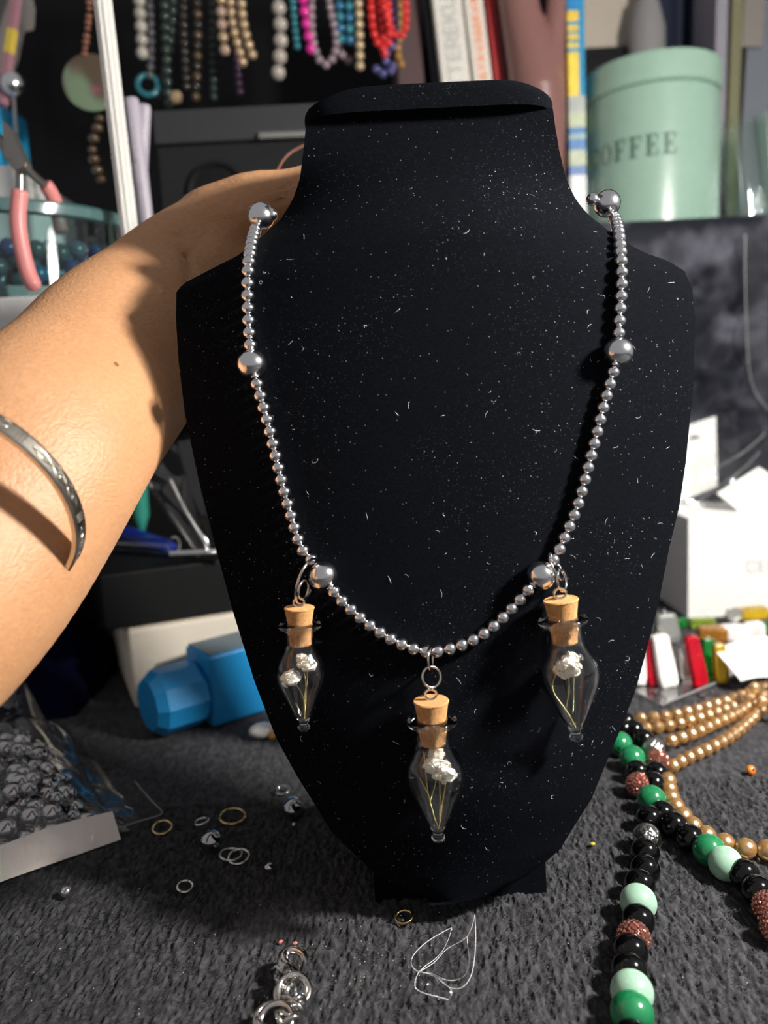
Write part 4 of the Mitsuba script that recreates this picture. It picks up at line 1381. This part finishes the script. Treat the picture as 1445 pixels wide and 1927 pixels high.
def heap():
    n = 90
    s, t = np.meshgrid(np.linspace(-1, 1, n), np.linspace(-1, 1, n))
    X, Y = -.275 + .085 * s, .51 + .06 * t
    f = np.clip(1 - s ** 2, 0, 1) ** .5 * np.clip(1 - t ** 2, 0, 1) ** .5
    q_ = np.stack([X * 26, Y * 26, 0 * X], -1)
    Zh = .062 * f * (.55 + .9 * np.abs(meshkit.fbm(q_, 3, seed=21) - .5) * 2 + .25 * meshkit.noise(q_ * .6, 3)) - .001
    return sheet(np.stack([X, Y, Zh], -1), .002)


thing('navy_cloth', 'dark navy cloth lying in folds left of the stacked boxes', 'cloth', heap(), 'navy_fleece', True)
cw = spline(np.array([at(516, 332, .40), at(530, 306, .42), at(552, 284, .45), at(590, 266, .48)]), 20)
thing('copper_wire', 'thin bent copper wire above the hand beside the neck of the bust', 'wire', tube(cw, .0006, 8), 'gem_copper', True)

# ------------------------------------------------------------------ beaded necklaces lying on the right
mat('onyx', (.0018, .0018, .002), .13, .5)


def jade_fn(p, n, uv):
    a = fbm(p.x * 160, p.y * 160, p.z * 160, 3)
    return mix((.003, .10, .035), (.015, .25, .09), a)


scene['mat_jade'] = {'type': 'twosided', 'bsdf': {'type': 'principled', 'base_color': proc(jade_fn), 'roughness': .14, 'specular': .6, 'clearcoat': .6}}
mat('mint_pearl', (.31, .50, .37), .22, .6, sheen=.3, clearcoat=.5)
mat('rose_pave', (.55, .24, .19), .16, .6, metallic=.85)
bumpy('silver_foil', (.62, .61, .58), lambda p, n, uv: fbm(p.x * 900, p.y * 900, p.z * 500, 3), .0009, .2, .5, metallic=1., eps=1e-4)
mat('copper_cyl', (.45, .18, .10), .15, .5, metallic=1.)


def pave(r):                     # a core set all over with small faceted stones
    out = [ico(r * .9, 3)]
    n = 150
    i = np.arange(n) + .5
    ph, th = np.arccos(1 - 2 * i / n), math.pi * (1 + 5 ** .5) * i
    for a, b in zip(ph, th):
        d = np.array([math.sin(a) * math.cos(b), math.sin(a) * math.sin(b), math.cos(a)])
        g = trimesh.creation.icosphere(subdivisions=0, radius=r * .16)
        out.append(tr(g, frame(d) @ yaw(b * 3), d * r * .9))
    return cat(*out)


def holed(r, flat=.96, n=40):
    return bead_mesh(r, flat, .14, n)


JT = {'b': ('bead', 'onyx', 'black bead', 48), 'g': ('bead', 'jade', 'green bead', 54), 'm': ('bead', 'mint_pearl', 'pale mint pearl', 54), 'r': ('pave_bead', 'rose_pave', 'rose coloured pave bead', 50), 's': ('bead', 'silver_foil', 'silver textured bead', 50), 'c': ('tube_bead', 'copper_cyl', 'copper bead', 40)}
RAD = {'b': .0053, 'g': .0060, 'm': .0061, 'r': .0053, 's': .0054, 'c': .0045}
JPLY = {k: ply(pave(RAD[k]) if k == 'r' else (lathe([(.001, -.004), (.0042, -.0038), (.0045, 0), (.0042, .0038), (.001, .004)], 10, closed=True) if k == 'c' else holed(RAD[k])), JT[k][1], smooth=False if k in 'r' else 40) for k in RAD}
JADE = [[(1190, 1958, 'b'), (1189, 1907, 'g'), (1189, 1867, 'm'), (1184, 1827, 'b'), (1187, 1790, 'b'), (1192, 1765, 'r'), (1201, 1732, 'b'), (1201, 1698, 'm'), (1204, 1664, 'b'), (1214, 1636, 'b'), (1214, 1604, 'b'), (1217, 1576, 's'), (1222, 1540, 'b'), (1226, 1505, 'g'), (1229, 1475, 'b'), (1235, 1455, 'b'), (1236, 1432, 'r'), (1230, 1410, 's'), (1211, 1391, 'b'), (1193, 1374, 'b'), (1177, 1358, 'b')],
        [(1462, 1745, 'r'), (1446, 1708, 'r'), (1425, 1676, 'b'), (1400, 1645, 'b'), (1365, 1625, 'm'), (1334, 1600, 'g'), (1298, 1577, 'b'), (1268, 1552, 'b'), (1246, 1531, 'b')],
        [(1166, 1400, 'g'), (1172, 1372, 'b')], [(1190, 1427, 'g'), (1199, 1452, 'b'), (1201, 1477, 'r')]]
jn = thing('gemstone_necklace', 'black bead necklace with green, mint and rose beads lying on the cloth', 'necklace')
cords = []
for line in JADE:
    P_ = []
    for (x, y, k_) in line:
        P_.append(gr(x, y, RAD[k_] * .9))
    P_ = np.array(P_)
    tg = np.gradient(P_, axis=0) if len(P_) > 1 else np.array([[1., 0, 0]])
    for p, t_, (x, y, k_) in zip(P_, tg, line):
        nm, mt_, lb_, _ = JT[k_]
        copy(jn, nm, JPLY[k_], mat4(frame(t_ + [0, 0, 1e-4]), p), label=lb_)
    cords.append(tube(P_, .0005, 6))
part(jn, 'cord', cat(*cords), 'string', True)
# champagne glass strands
scene['mat_champagne_glass'] = {'type': 'blendbsdf', 'weight': .40, 'a': {'type': 'dielectric', 'int_ior': 1.5, 'specular_transmittance': rgb((1., .84, .56))},
                                'b': {'type': 'twosided', 'bsdf': {'type': 'blendbsdf', 'weight': .5, 'a': {'type': 'diffuse', 'reflectance': rgb((.95, .48, .14))}, 'b': {'type': 'roughconductor', 'alpha': .16, 'specular_reflectance': rgb((1., .92, .8))}}}}


def faceted(r):
    a = np.linspace(.12, math.pi - .12, 7)
    m = lathe([(r * math.sin(t), r * .92 * math.cos(t)) for t in a], 12)
    return m


def glass_strand(label, path, d, lift=0., round_=False, nr=1.0):
    p = np.array([gr(x, y, d / 2 * .95 + lift) for x, y in path])
    qq = spline(p, 240)
    S_ = np.r_[0, np.cumsum(np.linalg.norm(np.diff(qq, axis=0), axis=1))]
    t = thing('champagne_strand', label, 'bead strand', group='champagne bead strands on the cloth')
    shp = GLASS_R if round_ else GLASS_F
    n = max(2, int(S_[-1] / (d * .97)))
    for i in range(n):
        s = (i + .5) * S_[-1] / n
        o = np.array([np.interp(s, S_, qq[:, k]) for k in range(3)])
        o2 = np.array([np.interp(s + .0005, S_, qq[:, k]) for k in range(3)])
        if np.linalg.norm(o2 - o) < 1e-6:
            o2 = o + (o - np.array([np.interp(s - .0005, S_, qq[:, k]) for k in range(3)]))
        copy(t, 'bead', shp, mat4(frame(o2 - o) * (d / .0065), o))
    part(t, 'cord', tube(qq[::6], .0004, 5), 'string', True)


GLASS_F = ply(faceted(.00325), 'champagne_glass', smooth=False)
GLASS_R = ply(ico(.00325, 3), 'champagne_glass', smooth=True)
glass_strand('champagne bead strand farthest back, starting at the edge of the bust', [(1168, 1352), (1235, 1350), (1300, 1338), (1370, 1318), (1420, 1300), (1470, 1280)], .0068)
glass_strand('champagne bead strand lying close before the farthest one', [(1180, 1372), (1240, 1368), (1300, 1356), (1350, 1340), (1400, 1322)], .0066)
glass_strand('champagne bead strand in the middle, ending above the silver bead', [(1254, 1396), (1300, 1382), (1345, 1362), (1390, 1340), (1430, 1312), (1480, 1290)], .0066, .002)
glass_strand('champagne bead strand nearest the orange bead', [(1258, 1446), (1290, 1428), (1330, 1410), (1370, 1388), (1410, 1356), (1445, 1325), (1490, 1300)], .0066)
glass_strand('short champagne bead strand lying on top under the paper label', [(1396, 1310), (1425, 1316), (1455, 1330), (1500, 1338)], .0066, .006)
glass_strand('second short champagne bead strand heaped under the paper label', [(1404, 1292), (1432, 1296), (1470, 1300)], .0066, .010)
glass_strand('bigger round champagne bead strand curving beside the black beads', [(1256, 1462), (1262, 1500), (1280, 1530), (1310, 1560), (1345, 1580), (1390, 1594), (1440, 1600), (1500, 1596)], .0076, round_=True)
mat('orange_glass', (.75, .20, .02), .12, .6, clearcoat=.6)
thing('seed_bead', 'single orange glass bead lying on the cloth at the right', 'bead', tr(bead_mesh(.0021, .8, .35, 28), frame((.3, -.8, .5)), gr(1413, 1449, .002)), 'orange_glass', 40)

# ------------------------------------------------------------------ bag of silver beads at the left edge
gA, gB_ = gr(214, 1566), gr(0, 1640)
ex = (gB_ - gA) / np.linalg.norm(gB_ - gA)
ey = np.array([-ex[1], ex[0], 0])
if ey[1] < 0:
    ey = -ey
LX, LY = .118, .105


def bag_h(a, b):                 # height of the filling, a along the front edge, b to the back
    e = np.clip(a / .022, 0, 1) ** .7 * np.clip((LX + .03 - a) / .03, 0, 1)
    return (.012 + .020 * np.sin(np.clip(b / LY, 0, 1) * math.pi) ** .8) * e


bag_bead = {k: ply(bead_mesh(.0044 * s_, .97, .22, 24), m_, smooth=50) for k, s_, m_ in (('a', 1., 'bag_silver'), ('b', .8, 'hematite'))}
cnt, placed = 0, []
for lay in range(5):
    for i in range(15):
        for j in range(13):
            a = .008 + i * .0088 + (.0044 if (j + lay) % 2 else 0) + rng.normal(0, .0012)
            b = .006 + j * .0078 + (.0039 if lay % 2 else 0) + rng.normal(0, .0012)
            z = .0046 + lay * .0074 + rng.uniform(0, .0016)
            top = bag_h(a, b) - .004
            if b > LY - .004 or a > LX or z > top or z + .0078 < top - .0035 - (.004 if b < .03 else 0):
                continue
            o = gA + ex * a + ey * b + [0, 0, z]
            small = rng.random() < .3
            nv = rng.normal(size=3)
            k = thing('silver_bead', 'smaller dark silver bead inside the clear plastic bag' if small else 'shiny silver bead inside the clear plastic bag at the left', 'bead', group='silver beads in the clear bag')
            scene[k] = {**bag_bead['b' if small else 'a'], 'to_world': mat4(frame(nv), o)}
            cnt += 1
mat('paper_warm', (.88, .80, .76), .6, .3)
sbag = thing('bead_bag', 'clear crumpled plastic bag full of silver beads, with a white paper strip', 'bag')


def bag_film():
    na, nb = 90, 80
    a = np.linspace(-.012, LX + .02, na)
    b = np.linspace(-.004, LY + .03, nb)
    A, B = np.meshgrid(a, b)
    h = np.maximum(bag_h(np.maximum(A, 0), B), 0) * (B > -.003)
    h = h + .0035
    f = np.abs(meshkit.fbm(np.stack([A * 60, B * 60, 0 * A], -1), 3, seed=31) - .5)
    g = np.abs(meshkit.fbm(np.stack([A * 25 + B * 30, B * 12, 0 * A + 4], -1), 2, seed=33) - .5)
    h = h + .010 * f + .016 * g * np.clip(B / .03, 0, 1)
    h += .030 * np.exp(-((A - .018) / .012) ** 2 - ((B - LY + .006) / .016) ** 2) + .010 * np.exp(-((A - .0) / .01) ** 2 - ((B - .055) / .014) ** 2)
    h *= np.clip((B + .004) / .008, 0, 1) * np.clip((LY + .03 - B) / .02, .1, 1) * np.clip((A + .012) / .014, .08, 1)
    P = gA + A[..., None] * ex + B[..., None] * ey + (h + .0006)[..., None] * np.array([0, 0, 1.])
    return tri(P.reshape(-1, 3), grid_faces(nb, na))


part(sbag, 'film', bag_film(), 'film', 25)
n = 50
a = np.linspace(-.0005, LX + .02, n)
sp_ = np.array([[gA + ex * x - ey * (.0085 - .009 * z / .011) + [0, 0, z * .8 + .0004 + .002 * math.sin(x * 60) * (z / .011)] for z in (0, .004, .008, .011)] for x in a])
part(sbag, 'paper_strip', sheet(sp_, .0004), 'paper_warm', True, label='white paper strip along the front of the bag')
fl0 = [gA + ex * x - ey * .004 + [0, 0, .003] for x in (.0, -.012, -.020)]
fl1 = [gA + ex * x + ey * y + [0, 0, z] for x, y, z in ((-.002, .036, .012), (-.010, .032, .010), (-.018, .026, .007))]
part(sbag, 'flap', tri(np.array(list(zip(fl0, fl1))).reshape(-1, 3), grid_faces(3, 2)), 'film', True)
part(sbag, 'seam', tube(spline(np.array(fl0 + [fl0[-1] + ey * .006 + [0, 0, .001], fl1[-1]]), 30), .00035, 6), 'clear_edge', True)

# ------------------------------------------------------------------ loose findings on the cloth
FND = [('gold_ring', 305, 1557, 34, 18, 'gold_wire', 'gold jump ring nearest the bag of beads'), ('steel_ring', 379, 1546, 26, 17, 'steel', 'small steel jump ring between the two gold jump rings'), ('gold_ring', 437, 1536, 46, 25, 'gold_wire', 'larger gold jump ring left of the bust'),
       ('steel_ring', 532, 1487, 25, 17, 'steel', 'steel jump ring behind the loose oval bead at the edge of the bust'), ('steel_ring', 434, 1608, 40, 26, 'steel', 'steel jump ring at the left of the overlapping pair'), ('steel_ring', 449, 1612, 38, 22, 'steel', 'steel jump ring at the right of the overlapping pair'),
       ('steel_ring', 348, 1668, 28, 19, 'steel', 'steel jump ring lying at the edge of the shadow'), ('gold_ring', 760, 1725, 32, 15, 'gold_wire', 'gold jump ring before the foot of the bust')]
for nm, x, y, w, h, m_, lab in FND:
    g = gr(x, y, .0012)
    dist = np.linalg.norm(g - EYE)
    R_ = w * dist / FPX / 2 - .0004
    tilt = np.array([rng.normal(0, .12), -.12 + rng.normal(0, .1), 1.])
    thing('jump_ring', lab, 'jump ring', tr(torus(R_, .00055, 36, 10), frame(tilt), g), m_, 60)
for x, y, r_, lab, m_, el in [(397, 1583, .0045, 'shiny dark silver bead lying among the loose rings', 'hematite', 1.), (550, 1520, .0044, 'oval dark silver bead at the left edge of the bust', 'hematite', 1.25), (506, 1633, .0019, 'tiny silver bead between the ring pair and the bust', 'steel', 1.), (125, 1678, .0022, 'tiny clear silver bead at the left in front of the bag', 'silver_bead', 1.), (553, 1552, .0010, 'speck sized bead below the oval dark bead', 'steel', 1.)]:
    thing('loose_silver_bead', lab, 'bead', tr(bead_mesh(r_, .94 * el, .2, 36), frame((rng.normal(), rng.normal(), .3)), gr(x, y, r_ * .92) + [0, 0, 0]), m_, 50)
mat('chip_pink', (.60, .18, .14), .5, .4)
mat('crumb', (.50, .44, .39), .7, .3)
for x, y, lab in [(528, 1772, 'pale pink chip behind the clasp, the left one'), (555, 1775, 'pink chip just behind the clasp')]:
    thing('pink_chip', lab, 'chip', tr(ico(.0009, 1, (1, .7, .6)), yaw(rng.uniform(0, 3)), gr(x, y, .0006)), 'chip_pink', False)
thing('yellow_crumb', 'tiny yellow crumb on the cloth right of the bust', 'crumb', tr(ico(.0011, 1, (1, .8, .6)), None, gr(1115, 1588, .0006)), 'pencil_yellow', False)
cr = []
for _ in range(120):
    x, y = rng.uniform(20, 1430), rng.uniform(1660, 1925)
    if rng.random() < .4:
        x, y = rng.normal(700, 60), rng.normal(1830, 40)
    cr.append(tr(ico(rng.uniform(.0001, .00026), 0), None, gr(x, y, .0006)))
thing('crumbs', 'pale crumbs scattered over the front of the dark cloth', 'crumbs', cat(*cr), 'crumb', False, kind='stuff')

# silver chain bracelet with a lobster clasp
br0 = thing('chain_bracelet', 'silver ring chain bracelet with a lobster clasp lying at the front edge', 'bracelet')
lift = .0035
g = lambda x, y, z=lift: gr(x, y, z)
clasp = part(br0, 'clasp', tube(spline(np.array([g(560, 1842, .004), g(569, 1818, .005), g(572, 1800, .006), g(562, 1790, .0065), g(548, 1787, .0065), g(535, 1796, .006), g(533, 1810, .0055), g(546, 1826, .005), g(556, 1838, .0045)]), 44), 1.35 * np.r_[np.linspace(.0011, .0009, 10), np.linspace(.0009, .0011, 14), np.linspace(.0011, .0017, 12), np.linspace(.0017, .0014, 8)], 12, flat=.8), 'steel', 50)
part(clasp, 'body', tube(spline(np.array([g(536, 1808, .005), g(541, 1826, .0048), g(549, 1842, .0045), g(556, 1852, .004)]), 20), np.linspace(.0015, .0026, 20), 12), 'steel', 50)
part(clasp, 'lever', tube(spline(np.array([g(541, 1834, .005), g(530, 1824, .0045), g(520, 1822, .004), g(517, 1830, .0035)]), 16), np.linspace(.0011, .0017, 16), 10), 'steel', 50)


def link(x, y, R_, n, z=lift, r_=.00085):
    part(br0, 'link', tr(torus(R_, r_, 40, 12), frame(n), g(x, y, z)), 'steel', 60)


link(553, 1863, .0046, (.15, -.5, 1.), .0052)
link(548, 1865, .0047, (-.12, -.35, 1.), .0040)
for (x, y, nx, ny, nz, R_) in ((524, 1850, 1, .3, .2, .0026), (528, 1856, .8, .6, .3, .0026), (548, 1868, .9, -.4, .4, .0021), (556, 1888, -.5, 1, .5, .0027), (546, 1888, .5, 1, .3, .0027), (560, 1892, .8, .7, .6, .0025), (538, 1898, .2, 1, .5, .0026)):
    link(x, y, R_, (nx, ny, nz), .0042, .0008)
link(520, 1920, .0046, (-.1, -.45, 1.), .0052)
link(512, 1918, .0047, (.1, -.3, 1.), .0038)
for (x, y, nx, ny, nz, R_) in ((528, 1922, .9, .3, .3, .0024), (538, 1916, .5, 1, .4, .0026), (548, 1925, -.4, 1, .4, .0027), (490, 1935, 1, .3, .2, .0026), (505, 1945, .5, .9, .3, .0026)):
    link(x, y, R_, (nx, ny, nz), .0042, .0008)

# clear film scrap
scr = thing('film_scrap', 'curled petal shaped scrap of clear film lying before the bust', 'scrap')


def strip(e1, e2, n=26):
    a = spline(np.array([gr(x, y, z) for x, y, z in e1]), n)
    b = spline(np.array([gr(x, y, z) for x, y, z in e2]), n)
    return a, b


S1 = strip([(850, 1745, .009), (800, 1775, .007), (774, 1806, .005), (778, 1822, .002), (788, 1829, .001)], [(850, 1746, .009), (838, 1780, .004), (818, 1805, .001), (800, 1818, .001), (788, 1830, .001)])
S2 = strip([(788, 1829, .001), (820, 1808, .001), (842, 1785, .002), (878, 1763, .006), (893, 1722, .012)], [(787, 1832, .001), (790, 1862, .002), (830, 1838, .001), (870, 1852, .001), (893, 1724, .012)])
S3 = strip([(893, 1721, .012), (895, 1760, .009), (892, 1810, .005), (882, 1845, .003), (862, 1861, .001), (832, 1850, .001), (815, 1835, .001), (788, 1829, .001)], [(879, 1762, .008), (881, 1790, .005), (882, 1820, .003), (872, 1838, .001), (855, 1845, .001), (832, 1842, .001), (815, 1832, .001), (789, 1830, .001)])
S4 = strip([(788, 1829, .001), (781, 1848, .003), (787, 1864, .004), (820, 1875, .003), (843, 1881, .001)], [(789, 1830, .001), (815, 1835, .001), (835, 1850, .002), (850, 1868, .003), (844, 1880, .001)])
for a, b in (S1, S3, S4):
    P = np.stack([a, (a + b) / 2 + [0, 0, .0008], b], 1)
    part(scr, 'film', tri(P.reshape(-1, 3), grid_faces(len(a), 3)), 'film', True)
for a in (S1[0], S1[1], S2[0], S3[0], S3[1], S4[0], S4[1]):
    part(scr, 'edge', tube(a, .00011, 5), 'lint', True)
